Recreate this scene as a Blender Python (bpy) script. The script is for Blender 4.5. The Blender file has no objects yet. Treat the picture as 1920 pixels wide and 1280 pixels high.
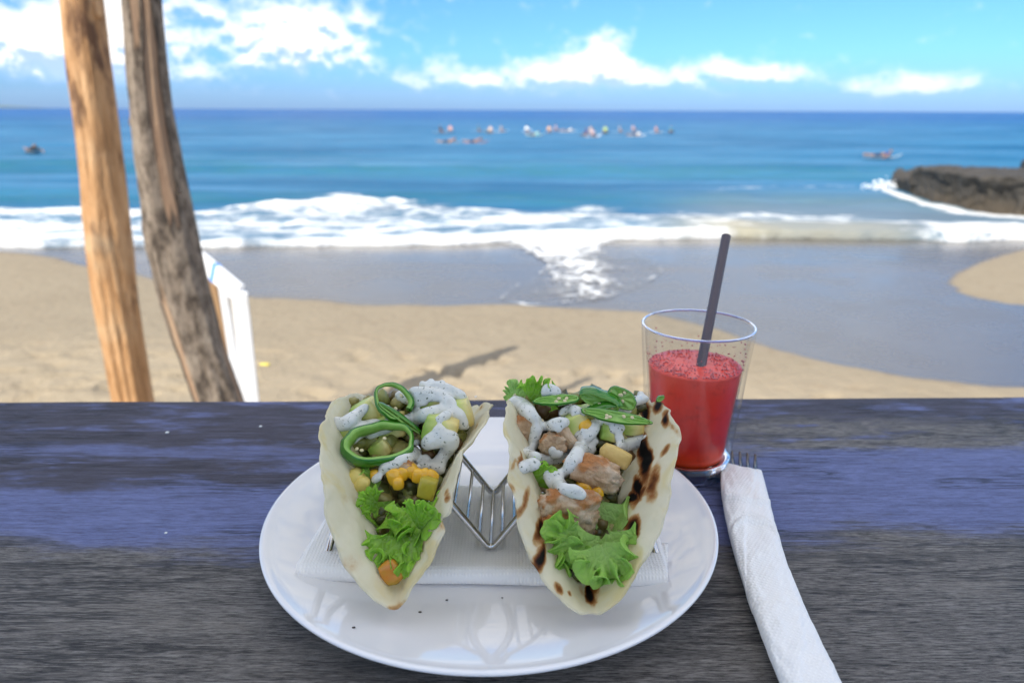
import bpy, bmesh, math, random
import numpy as np
from mathutils import Vector, Matrix
from mathutils.bvhtree import BVHTree
random.seed(7); np.random.seed(7)
SC = bpy.context.scene
COL = SC.collection
R = math.radians

# ------------------------------------------------------------------ camera, sky, sun, exposure
F_PX = 1325.0; PITCH = R(18.13); ROLL = R(-0.25); CAM = np.array([0, 0, 0.25])
cam_d = bpy.data.cameras.new('camera'); cam = bpy.data.objects.new('camera', cam_d); COL.objects.link(cam)
cam.location = CAM
cam.rotation_mode = 'XYZ'
cam.matrix_world = Matrix.Translation(CAM) @ Matrix.Rotation(math.pi / 2 - PITCH, 4, 'X') @ Matrix.Rotation(-ROLL, 4, 'Z')
cam_d.sensor_width = 36; cam_d.lens = 36 * F_PX / 1920
cam_d.clip_start = 0.02; cam_d.clip_end = 20000
cam_d.dof.use_dof = True; cam_d.dof.focus_distance = 0.385; cam_d.dof.aperture_fstop = 8.5
SC.camera = cam
fw = np.array([0, math.cos(PITCH), -math.sin(PITCH)]); _r = np.array([1.0, 0, 0]); _u = np.array([0, math.sin(PITCH), math.cos(PITCH)])
RT = _r * math.cos(ROLL) + _u * math.sin(ROLL); UP = _u * math.cos(ROLL) - _r * math.sin(ROLL); TO = -fw

SUN_DIR = np.array([0.447, 0.593, -0.669]); SUN_DIR /= np.linalg.norm(SUN_DIR)      # the way the light travels
SUN_EL = math.asin(-SUN_DIR[2]); SUN_AZ = math.atan2(-SUN_DIR[0], -SUN_DIR[1])
sun_d = bpy.data.lights.new('sun', 'SUN'); sun = bpy.data.objects.new('sun', sun_d); COL.objects.link(sun)
sun_d.energy = 2.4; sun_d.angle = R(0.5); sun_d.color = (1, 0.93, 0.80)
sun.rotation_mode = 'QUATERNION'; sun.rotation_quaternion = Vector(SUN_DIR).to_track_quat('-Z', 'Y'); sun.location = (-4, -6, 8)

SC.view_settings.view_transform = 'Standard'; SC.view_settings.look = 'None'
SC.view_settings.exposure = 1.40; SC.view_settings.gamma = 1.0; SC.view_settings.use_curve_mapping = False
SC.render.engine = 'CYCLES'
try:
    SC.cycles.use_denoising = True
    SC.cycles.caustics_reflective = False; SC.cycles.caustics_refractive = True
    SC.cycles.max_bounces = 10; SC.cycles.transparent_max_bounces = 12; SC.cycles.transmission_bounces = 8
    SC.cycles.sample_clamp_indirect = 6
except Exception:
    pass

# ------------------------------------------------------------------ node helper
class NB:
    def __init__(s, tree):
        s.t = tree; s.n = tree.nodes; s.l = tree.links
    def _in(s, sock, v):
        if v is None: return
        if isinstance(v, bpy.types.NodeSocket): s.l.new(v, sock)
        else:
            if isinstance(v, (tuple, list)) and len(v) == 3 and sock.type == 'RGBA': v = (*v, 1)
            sock.default_value = v
    def m(s, op, a, b=None, c=None, clamp=False):
        n = s.n.new('ShaderNodeMath'); n.operation = op; n.use_clamp = clamp
        for i, v in enumerate((a, b, c)): s._in(n.inputs[i], v)
        return n.outputs[0]
    def vm(s, op, a, b=None, out=0):
        n = s.n.new('ShaderNodeVectorMath'); n.operation = op
        s._in(n.inputs[0], a)
        if b is not None: s._in(n.inputs[1], b)
        return n.outputs[out]
    def coord(s, k='Object'):
        return s.n.new('ShaderNodeTexCoord').outputs[k]
    def geo(s, k='Position'):
        return s.n.new('ShaderNodeNewGeometry').outputs[k]
    def sep(s, v):
        n = s.n.new('ShaderNodeSeparateXYZ'); s._in(n.inputs[0], v); return n.outputs
    def comb(s, x, y, z):
        n = s.n.new('ShaderNodeCombineXYZ')
        for i, v in enumerate((x, y, z)): s._in(n.inputs[i], v)
        return n.outputs[0]
    def map(s, v, scale=(1, 1, 1), rot=(0, 0, 0), loc=(0, 0, 0)):
        n = s.n.new('ShaderNodeMapping'); s._in(n.inputs['Vector'], v)
        n.inputs['Scale'].default_value = scale; n.inputs['Rotation'].default_value = rot; n.inputs['Location'].default_value = loc
        return n.outputs[0]
    def noise(s, v, scale=5, detail=4, rough=0.55, dist=0, out='Fac'):
        n = s.n.new('ShaderNodeTexNoise'); s._in(n.inputs['Vector'], v)
        s._in(n.inputs['Scale'], scale); n.inputs['Detail'].default_value = detail
        n.inputs['Roughness'].default_value = rough; n.inputs['Distortion'].default_value = dist
        return n.outputs[out]
    def voro(s, v, scale=5, feature='F1', out='Distance'):
        n = s.n.new('ShaderNodeTexVoronoi'); n.feature = feature; s._in(n.inputs['Vector'], v); n.inputs['Scale'].default_value = scale
        return n.outputs[out]
    def ramp(s, f, stops, interp='LINEAR'):
        n = s.n.new('ShaderNodeValToRGB'); s._in(n.inputs[0], f); e = n.color_ramp.elements; n.color_ramp.interpolation = interp
        while len(e) > 1: e.remove(e[-1])
        for i, (p, c) in enumerate(stops):
            el = e[0] if i == 0 else e.new(p)
            el.position = p
            el.color = (c, c, c, 1) if isinstance(c, (int, float)) else (*c, 1)
        return n.outputs[0]
    def ss(s, v, a, b):
        n = s.n.new('ShaderNodeMapRange'); n.interpolation_type = 'SMOOTHSTEP'; s._in(n.inputs[0], v)
        n.inputs[1].default_value = a; n.inputs[2].default_value = b
        return n.outputs[0]
    def mix(s, f, a, b, mode='MIX'):
        n = s.n.new('ShaderNodeMix'); n.data_type = 'RGBA'; n.blend_type = mode
        s._in(n.inputs[0], f); s._in(n.inputs[6], a); s._in(n.inputs[7], b)
        return n.outputs[2]
    def attr(s, name, out='Fac'):
        n = s.n.new('ShaderNodeAttribute'); n.attribute_name = name; return n.outputs[out]
    def bump(s, h, strength=0.3, dist=0.001, nrm=None):
        n = s.n.new('ShaderNodeBump'); s._in(n.inputs['Height'], h); n.inputs['Strength'].default_value = strength
        n.inputs['Distance'].default_value = dist
        if nrm is not None: s._in(n.inputs['Normal'], nrm)
        return n.outputs[0]

def mat(name, fn=None, base=(0.5, 0.5, 0.5), rough=0.5, **kw):
    m = bpy.data.materials.new(name); m.use_nodes = True
    b = m.node_tree.nodes['Principled BSDF']; nb = NB(m.node_tree)
    b.inputs['Base Color'].default_value = (*base, 1); b.inputs['Roughness'].default_value = rough
    names = dict(metal='Metallic', ior='IOR', trans='Transmission Weight', sss='Subsurface Weight', spec='Specular IOR Level', coat='Coat Weight', coat_rough='Coat Roughness')
    def setk(k, v):
        nb._in(b.inputs[names[k]], v)
    for k, v in kw.items():
        if k == 'sss_r': b.inputs['Subsurface Radius'].default_value = v
        elif k == 'sss_s': b.inputs['Subsurface Scale'].default_value = v
        else: setk(k, v)
    if fn:
        d = fn(nb) or {}
        for k, v in d.items():
            if k == 'base': nb._in(b.inputs['Base Color'], v)
            elif k == 'rough': nb._in(b.inputs['Roughness'], v)
            elif k == 'normal': nb._in(b.inputs['Normal'], v)
            elif k == 'alpha': nb._in(b.inputs['Alpha'], v)
            elif k in names: setk(k, v)
    return m

def thin(m, color_sock_or_col, fac):
    """mix a translucent lobe in for thin leaves / paper / tortilla"""
    nt = m.node_tree; nb = NB(nt); b = nt.nodes['Principled BSDF']; o = nt.nodes['Material Output']
    tr = nt.nodes.new('ShaderNodeBsdfTranslucent'); mx = nt.nodes.new('ShaderNodeMixShader')
    lk = b.inputs['Base Color'].links
    nb._in(tr.inputs['Color'], lk[0].from_socket if lk else tuple(b.inputs['Base Color'].default_value))
    mx.inputs[0].default_value = fac
    nt.links.new(b.outputs[0], mx.inputs[1]); nt.links.new(tr.outputs[0], mx.inputs[2]); nt.links.new(mx.outputs[0], o.inputs[0])

# ------------------------------------------------------------------ world: Nishita sky with fair-weather cumulus
W = bpy.data.worlds.new('World'); SC.world = W; W.use_nodes = True
def build_world():
    nb = NB(W.node_tree); bg = W.node_tree.nodes['Background']
    sky = nb.n.new('ShaderNodeTexSky'); sky.sky_type = 'NISHITA'; sky.sun_disc = False
    sky.sun_elevation = SUN_EL; sky.sun_rotation = SUN_AZ % (2 * math.pi)
    sky.altitude = 0; sky.air_density = 1.0; sky.dust_density = 0.3; sky.ozone_density = 2.5
    v = nb.coord('Generated'); x, y, z = nb.sep(v)
    zc = nb.m('MAXIMUM', z, 0.0)
    tint = nb.ramp(nb.m('POWER', zc, 0.5), [(0, (0.105, 0.20, 0.49)), (0.14, (0.125, 0.24, 0.50)), (0.26, (0.150, 0.305, 0.52)), (0.40, (0.168, 0.32, 0.51)), (1, (0.50, 0.62, 0.72))])
    skyc = nb.mix(1.0, sky.outputs[0], tint, 'MULTIPLY')
    az = nb.m('ARCTAN2', x, y)
    def pix(px, py):
        d = fw + RT * (px - 960) / F_PX - UP * (py - 640) / F_PX; d = d / np.linalg.norm(d)
        return math.atan2(d[0], d[1]), d[2]
    # the clouds seen over this sea: centre and half size (as seen, degrees of arc) and weight
    blobs = []
    for px, py, sx, sy, w in [(85, 92, 70, 36, 1.25), (190, 40, 75, 60, 1.3), (150, 100, 60, 30, .9), (-20, 30, 40, 26, .7),
                              (430, 30, 150, 60, .55), (590, 60, 85, 45, .80), (480, 100, 170, 38, .42), (200, 140, 260, 30, .45), (620, 90, 60, 40, .3),
                              (830, 118, 38, 20, .80), (775, 152, 40, 18, .8), (900, 152, 70, 18, .85), (1000, 146, 60, 26, .75), (1075, 128, 62, 36, .9),
                              (1138, 92, 34, 30, .95), (1150, 140, 90, 22, .8), (1250, 142, 80, 20, .75), (1360, 128, 50, 24, .85), (1440, 140, 60, 18, .8), (1490, 132, 26, 16, .5),
                              (1620, 160, 50, 16, .62), (1700, 152, 70, 20, .72), (1775, 150, 55, 18, .70)]:
        a, e = pix(px, py); blobs.append((a, e, sx / F_PX, sy / F_PX, w))
    def density(dz):
        zz = nb.m('ADD', z, dz)
        vec = nb.comb(x, y, nb.m('MULTIPLY', zz, 1.5))
        n1 = nb.noise(vec, 27, 10, 0.62, 0.2)
        tot = None
        for a, e, sa, se, w in blobs:
            da = nb.m('MULTIPLY', nb.m('SUBTRACT', az, a), 1 / sa); de = nb.m('MULTIPLY', nb.m('SUBTRACT', zz, e), 1 / se)
            r2 = nb.m('MULTIPLY_ADD', da, da, nb.m('MULTIPLY', de, de))
            g = nb.m('MULTIPLY', nb.m('EXPONENT', nb.m('MULTIPLY', r2, -0.8)), w)
            tot = g if tot is None else nb.m('ADD', tot, g)
        big = nb.noise(vec, 2.3, 2, 0.5)                      # unseen cloud cover over the rest of the dome, thickened to light the table
        off = nb.m('MULTIPLY', nb.ss(big, 0.36, 0.54), nb.m('MULTIPLY', nb.ss(zc, 0.15, 0.24), 1.75))
        tot = nb.m('ADD', tot, off)
        return nb.m('ADD', tot, nb.m('MULTIPLY', nb.m('SUBTRACT', n1, 0.5), 2.7))
    d0 = density(0.0); d1 = density(0.011)
    mask = nb.ss(d0, 0.18, 1.55)
    shade = nb.ss(nb.m('SUBTRACT', d1, d0), -0.12, 0.34)
    cl = nb.mix(shade, (4.3, 4.15, 3.95), (1.55, 2.1, 3.1))
    low = nb.m('SUBTRACT', 1.0, nb.ss(z, 0.012, 0.075))
    cl = nb.mix(nb.m('MULTIPLY', low, 0.35), cl, (1.6, 2.6, 4.4))
    mask = nb.m('MULTIPLY', mask, nb.ss(z, 0.004, 0.03))
    out = nb.mix(mask, skyc, cl)
    nb.l.new(out, bg.inputs['Color']); bg.inputs['Strength'].default_value = 0.14
build_world()

# ------------------------------------------------------------------ geometry helpers
def unit(v):
    v = np.asarray(v, float); return v / np.linalg.norm(v)
def ray(px, py):
    return unit(fw + RT * (px - 960) / F_PX - UP * (py - 640) / F_PX)
def proj(P):
    v = np.asarray(P, float) - CAM; d = v @ fw
    return 960 + F_PX * (v @ RT) / d, 640 - F_PX * (v @ UP) / d
def at(px, py, y):                       # the point of the place seen there at distance y
    d = ray(px, py); return CAM + d * (y / d[1])
def on_z(px, py, z):
    d = ray(px, py); return CAM + d * ((z - CAM[2]) / d[2])
def _h(i, j, k, s):
    n = (i * 374761393 + j * 668265263 + k * 2147483647 + s * 1274126177) & 0xffffffff
    n = ((n ^ (n >> 13)) * 1274126177) & 0xffffffff
    return ((n ^ (n >> 16)) & 0xffff) / 65535.0
def vn(x, y, z=0.0, s=0):                # value noise, 0..1, vectorised
    x, y, z = np.broadcast_arrays(np.asarray(x, float), np.asarray(y, float), np.asarray(z, float))
    i, j, k = np.floor(x).astype(np.int64), np.floor(y).astype(np.int64), np.floor(z).astype(np.int64)
    a, b, c = x - i, y - j, z - k
    a = a * a * (3 - 2 * a); b = b * b * (3 - 2 * b); c = c * c * (3 - 2 * c)
    r = 0
    for di, wa in ((0, 1 - a), (1, a)):
        for dj, wb in ((0, 1 - b), (1, b)):
            for dk, wc in ((0, 1 - c), (1, c)):
                r = r + wa * wb * wc * _h(i + di, j + dj, k + dk, s)
    return r
def fbm(x, y, z=0.0, s=0, o=4, g=0.5):
    t = 0; w = 1; tw = 0
    for q in range(o):
        f = 2 ** q
        t = t + w * vn(np.asarray(x) * f + 17.3 * q, np.asarray(y) * f + 5.1 * q, np.asarray(z) * f, s + q); tw += w; w *= g
    return t / tw - 0.5
def sstep(a, b, v):
    t = np.clip((v - a) / (b - a), 0, 1); return t * t * (3 - 2 * t)

FOOD = []                                # world-space triangles that later pieces rest on
def mesh_obj(name, verts, faces, m=None, parent=None, smooth=True, attrs=None, origin=None, food=False, fmats=None):
    v = np.asarray(verts, float)
    if food: FOOD.append((v.copy(), [tuple(int(i) for i in f) for f in faces]))
    if parent is not None: o0 = np.array(parent.get('_o', (0, 0, 0)), float)
    elif origin is not None: o0 = np.array(origin, float)
    else: o0 = np.array([(v[:, 0].min() + v[:, 0].max()) / 2, (v[:, 1].min() + v[:, 1].max()) / 2, v[:, 2].min()])
    me = bpy.data.meshes.new(name)
    me.from_pydata((v - o0).tolist(), [], [tuple(int(i) for i in f) for f in faces])
    ms = m if isinstance(m, (list, tuple)) else [m]
    for q in ms:
        if q: me.materials.append(q)
    if fmats is not None: me.polygons.foreach_set('material_index', np.asarray(fmats, np.int32))
    if smooth: me.polygons.foreach_set('use_smooth', [True] * len(me.polygons))
    for k, a in (attrs or {}).items():
        at_ = me.attributes.new(k, 'FLOAT', 'POINT'); at_.data.foreach_set('value', np.asarray(a, np.float32))
    me.update()
    o = bpy.data.objects.new(name, me); COL.objects.link(o)
    if parent is not None: o.parent = parent
    else: o.location = o0
    o['_o'] = tuple(o0)
    return o
def tag(o, label=None, cat=None, group=None, kind=None):
    if label: o['label'] = label
    if cat: o['category'] = cat
    if group: o['group'] = group
    if kind: o['kind'] = kind
    return o
def empty(name, loc, label, cat, group=None):
    o = bpy.data.objects.new(name, None); COL.objects.link(o); o.location = loc; o['_o'] = tuple(float(c) for c in loc); o.empty_display_size = 0.05
    return tag(o, label, cat, group)
def grid_faces(nu, nv, wrap_u=False, wrap_v=False):
    f = []
    for i in range(nu if wrap_u else nu - 1):
        for j in range(nv if wrap_v else nv - 1):
            a, b = i * nv + j, ((i + 1) % nu) * nv + j
            c, d = ((i + 1) % nu) * nv + (j + 1) % nv, i * nv + (j + 1) % nv
            f.append((a, b, c, d))
    return f
def tube(path, rad, n=12, cap=True, flat=1.0, closed=False):
    P = np.asarray(path, float); N = len(P)
    rad = np.full(N, rad) if np.isscalar(rad) else np.asarray(rad, float)
    T = np.gradient(P, axis=0)
    if closed: T = np.roll(P, -1, 0) - np.roll(P, 1, 0)
    T /= np.linalg.norm(T, axis=1)[:, None]
    ref = np.array([0, 0, 1.0]) if abs(T[0][2]) < 0.9 else np.array([1.0, 0, 0])
    A = unit(np.cross(T[0], ref)); vs = []
    for i in range(N):
        A = unit(A - T[i] * (A @ T[i])); B = np.cross(T[i], A)
        for k in range(n):
            a = 2 * math.pi * k / n
            vs.append(P[i] + rad[i] * (A * math.cos(a) + B * math.sin(a) * flat))
    f = grid_faces(N, n, closed, True)
    if cap and not closed:
        f.append(tuple(range(n - 1, -1, -1))); f.append(tuple((N - 1) * n + k for k in range(n)))
    return np.array(vs), f
def join(parts):
    V = []; F = []; o = 0
    for v, f in parts:
        V.append(np.asarray(v)); F += [tuple(i + o for i in q) for q in f]; o += len(v)
    return np.vstack(V), F
def box(c, s, bev=0.0):
    cx, cy, cz = c; a, b, d = s[0] / 2, s[1] / 2, s[2] / 2
    v = [(cx + i * a, cy + j * b, cz + k * d) for i in (-1, 1) for j in (-1, 1) for k in (-1, 1)]
    return np.array(v), [(0, 1, 3, 2), (4, 6, 7, 5), (0, 4, 5, 1), (2, 3, 7, 6), (0, 2, 6, 4), (1, 5, 7, 3)]
def lathe(prof, n=96, c=(0, 0, 0)):
    prof = np.asarray(prof, float); vs = []
    for r_, z_ in prof:
        for k in range(n):
            a = 2 * math.pi * k / n; vs.append((c[0] + r_ * math.cos(a), c[1] + r_ * math.sin(a), c[2] + z_))
    return np.array(vs), grid_faces(len(prof), n, False, True)
def catmull(P, per=8):
    P = np.asarray(P, float); Q = np.vstack([2 * P[0] - P[1], P, 2 * P[-1] - P[-2]]); out = []
    for i in range(1, len(Q) - 2):
        for t in np.linspace(0, 1, per, endpoint=False):
            a, b, c, d = Q[i - 1], Q[i], Q[i + 1], Q[i + 2]
            out.append(0.5 * (2 * b + (c - a) * t + (2 * a - 5 * b + 4 * c - d) * t ** 2 + (3 * b - a - 3 * c + d) * t ** 3))
    out.append(P[-1]); return np.array(out)
_ico = {}
def ico(sub):
    if sub not in _ico:
        bm = bmesh.new(); bmesh.ops.create_icosphere(bm, subdivisions=sub, radius=1); bm.verts.ensure_lookup_table()
        _ico[sub] = (np.array([v.co[:] for v in bm.verts]), [tuple(v.index for v in f.verts) for f in bm.faces]); bm.free()
    return _ico[sub]
def bevel_mod(o, w, seg=2):
    md = o.modifiers.new('bevel', 'BEVEL'); md.width = w; md.segments = seg; md.limit_method = 'ANGLE'; return o
def solid_mod(o, t, off=0):
    md = o.modifiers.new('thickness', 'SOLIDIFY'); md.thickness = t; md.offset = off; return o
def poly1(pts):
    xs = np.array([p[0] for p in pts], float); ys = np.array([p[1] for p in pts], float)
    return lambda q: np.interp(q, xs, ys)

# ------------------------------------------------------------------ the beach
SL = -2.35
def sand_h(x, y):
    y = np.asarray(y, float)
    return SL + 0.30 * np.clip((12.5 - y) / 9, 0, 1.2) ** 1.2 - 0.02 - 0.05 * np.clip(y - 12.5, 0, 60)
def on_sand(px, py):
    d = ray(px, py); z = SL
    for _ in range(40):
        P = CAM + d * ((z - CAM[2]) / d[2]); z = float(sand_h(P[0], P[1])) if P[1] < 13 else SL
    return P

def sand_mat(nb):
    p = nb.geo(); wet = nb.attr('wet'); n1 = nb.noise(p, 1.1, 5, .6); n2 = nb.noise(p, 60, 3, .7); n3 = nb.noise(nb.map(p, (1, 2.5, 1)), 4.5, 4, .6)
    tr = nb.attr('loose')
    dry = nb.mix(n1, (.258, .216, .155), (.325, .277, .202))
    dry = nb.mix(nb.ss(n3, .52, .75), dry, (.21, .165, .115))
    dry = nb.mix(nb.m('MULTIPLY', tr, .5), dry, (.40, .335, .24))
    dry = nb.mix(nb.m('MULTIPLY', n2, .35), dry, (.22, .17, .12))
    damp = nb.mix(n1, (.078, .070, .060), (.105, .092, .080))
    w = nb.ss(nb.m('ADD', wet, nb.m('MULTIPLY', nb.m('SUBTRACT', n3, .5), .25)), .25, .75)
    base = nb.mix(w, dry, damp)
    rough = nb.m('MULTIPLY_ADD', w, -.66, .92)
    rough = nb.m('ADD', rough, nb.m('MULTIPLY', nb.m('SUBTRACT', n1, .5), nb.m('MULTIPLY', w, .25)), clamp=True)
    hgt = nb.m('ADD', nb.noise(p, 7, 5, .65), nb.m('MULTIPLY', n2, .15))
    bs = nb.n.new('ShaderNodeBump'); nb._in(bs.inputs['Height'], hgt); bs.inputs['Distance'].default_value = .05
    nb._in(bs.inputs['Strength'], nb.m('MULTIPLY_ADD', w, -.74, .8))
    return dict(base=base, rough=rough, normal=bs.outputs[0], spec=nb.m('MULTIPLY_ADD', w, .50, .12))
M_SAND = mat('sand', sand_mat)
dry_line = poly1([(-600, 440), (0, 478), (120, 496), (280, 530), (480, 562), (700, 572), (950, 572), (1210, 582), (1330, 606), (1450, 648), (1580, 680), (1700, 702), (1850, 716), (2400, 722)])
bar_line = poly1([(440, 2100), (455, 1935), (480, 1850), (505, 1795), (520, 1782), (540, 1800), (556, 1860), (566, 1935), (580, 2100)])
def build_sand():
    nx, ny = 300, 330
    s = np.linspace(-1, 1, nx); X = 9 * s + 75 * s ** 5
    q = np.linspace(0, 1, ny); Y = np.interp(q, [0, .08, .75, .9, 1], [-10, 3.4, 13, 22, 90])
    XX, YY = np.meshgrid(X, Y, indexing='ij')
    ZZ = sand_h(XX, YY)
    P = np.stack([XX, YY, ZZ], -1); Yc = np.maximum(YY, 1.5)
    px, py = proj(np.stack([XX, Yc, ZZ], -1)); px = np.clip(px, -590, 2390)
    nz = fbm(XX * .8, YY * .8, 0, 3) * 14
    wet = 1 - sstep(-9, 9, py + nz - dry_line(px))
    bar = sstep(-14, 14, px + nz - bar_line(np.clip(py, 441, 579))) * (py > 441) * (py < 579)
    wet = wet * (1 - bar)
    loose = sstep(610, 700, py + fbm(XX * .5, YY * .5, 0, 9) * 120 - (px - 300) * .06) * (YY < 9)
    ZZ = ZZ + (1 - wet) * (fbm(XX * .6, YY * .6, 0, 5, 3) * .05) * (YY < 12) + loose * (fbm(XX * 2.6, YY * 2.6, 0, 7, 5, .62) * .11) + wet * fbm(XX * .35, YY * .35, 0, 11, 2) * .02 * (YY < 12)
    # footprints in the dry sand
    rs = np.random.RandomState(3)
    for _ in range(170):
        fx, fy = rs.uniform(-6.5, 4.5), rs.uniform(4.4, 8.2)
        a = rs.uniform(0, 3.14); dx, dy = XX - fx, YY - fy
        e = ((dx * math.cos(a) + dy * math.sin(a)) / .14) ** 2 + ((-dx * math.sin(a) + dy * math.cos(a)) / .065) ** 2
        ZZ = ZZ - loose * .085 * np.exp(-e) + loose * .03 * np.exp(-(e - 2.2) ** 2)
    V = np.stack([XX, YY, ZZ], -1).reshape(-1, 3)
    o = mesh_obj('sand_beach', V, grid_faces(nx, ny), M_SAND, attrs=dict(wet=wet.ravel(), loose=loose.ravel()), origin=(0, 0, SL))
    tag(o, 'golden sand beach, dry and footprinted near, wet and shining by the water', None, None, 'structure')
build_sand()

# ------------------------------------------------------------------ the sea
edge_py = poly1([(-700, 470), (0, 463), (150, 461), (330, 459), (370, 461), (500, 456), (720, 453), (880, 446), (960, 440), (1060, 436), (1150, 433), (1280, 428), (1400, 424), (1560, 426), (1650, 427), (1780, 430), (1860, 428), (1920, 427), (2700, 425)])
foam_top = poly1([(-700, 402), (0, 399), (150, 396), (350, 402), (500, 384), (640, 377), (740, 381), (800, 386), (900, 393), (1000, 396), (1100, 393), (1200, 400), (1330, 403), (1400, 410), (1500, 424)])
def sea_mat(nb):
    p = nb.geo(); foam = nb.attr('foam'); teal = nb.attr('teal'); silt = nb.attr('silt')
    x, y, z = nb.sep(p)
    n1 = nb.noise(nb.map(p, (.25, 1, 1)), .22, 5, .6); n2 = nb.noise(nb.map(p, (.35, 1, 1)), 1.6, 6, .7)
    n3 = nb.noise(nb.map(p, (.06, .5, 1)), .10, 4, .6)
    n3 = nb.ss(n3, .3, .7); n1 = nb.ss(n1, .3, .7)
    far = nb.mix(n3, (.000, .062, .225), (.002, .10, .31))
    c = nb.mix(nb.ss(y, 26, 320), nb.mix(n1, (.004, .092, .21), (.032, .165, .31)), far)
    c = nb.mix(nb.m('MULTIPLY', nb.m('MULTIPLY', teal, nb.ss(n2, .30, .62)), .75), c, (.02, .14, .17))
    c = nb.mix(nb.m('MULTIPLY', nb.ss(nb.noise(nb.map(p, (.10, 1, 1)), .55, 6, .7), .48, .70), .55), c, (.10, .25, .42))
    c = nb.mix(silt, c, (.33, .31, .24))
    pw_ = nb.vm('ADD', p, nb.vm('MULTIPLY', nb.noise(p, 1.2, 4, out='Color'), (.9, .9, 0)))
    lace = nb.m('SUBTRACT', 1.0, nb.ss(nb.voro(nb.map(pw_, (.7, 1, 1)), 1.1, 'DISTANCE_TO_EDGE'), .02, .22))
    ff = nb.ss(nb.m('ADD', foam, nb.m('ADD', nb.m('MULTIPLY', lace, .20), nb.m('MULTIPLY', nb.m('SUBTRACT', nb.noise(nb.map(p, (.55, 1, 1)), 2.6, 8, .74, .6), .5), 1.4))), .40, .95)
    base = nb.mix(ff, c, (.74, .75, .76))
    rough = nb.m('MULTIPLY_ADD', ff, .6, .16)
    b1 = nb.bump(nb.noise(nb.map(p, (.45, 1, 1)), .7, 6, .65), .75, .35)
    b2 = nb.bump(n2, .5, .06, b1)
    b3 = nb.bump(nb.noise(p, 9, 5, .7), nb_strength, .05, b2) if False else b2
    return dict(base=base, rough=rough, normal=b3, ior=1.33)
M_SEA = mat('sea_water', sea_mat)
def sea_gloss():
    nt = M_SEA.node_tree; nb = NB(nt); b = nt.nodes['Principled BSDF']; o = nt.nodes['Material Output']; b.inputs['Specular IOR Level'].default_value = 0
    g = nt.nodes.new('ShaderNodeBsdfGlossy'); g.inputs['Roughness'].default_value = .22; nt.links.new(b.inputs['Normal'].links[0].from_socket, g.inputs['Normal'])
    lw = nt.nodes.new('ShaderNodeLayerWeight'); lw.inputs[0].default_value = .5
    f = nb.m('MULTIPLY_ADD', nb.m('POWER', lw.outputs['Facing'], 4.0), .17, .02)            # wind-roughened water never reaches full grazing reflection
    f = nb.m('MULTIPLY', f, nb.m('SUBTRACT', 1.0, nb.m('MULTIPLY', nb.attr('foam'), 1.0, clamp=True)))
    mx = nt.nodes.new('ShaderNodeMixShader'); nb._in(mx.inputs[0], f); nt.links.new(b.outputs[0], mx.inputs[1]); nt.links.new(g.outputs[0], mx.inputs[2]); nt.links.new(mx.outputs[0], o.inputs[0])
sea_gloss()
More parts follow.
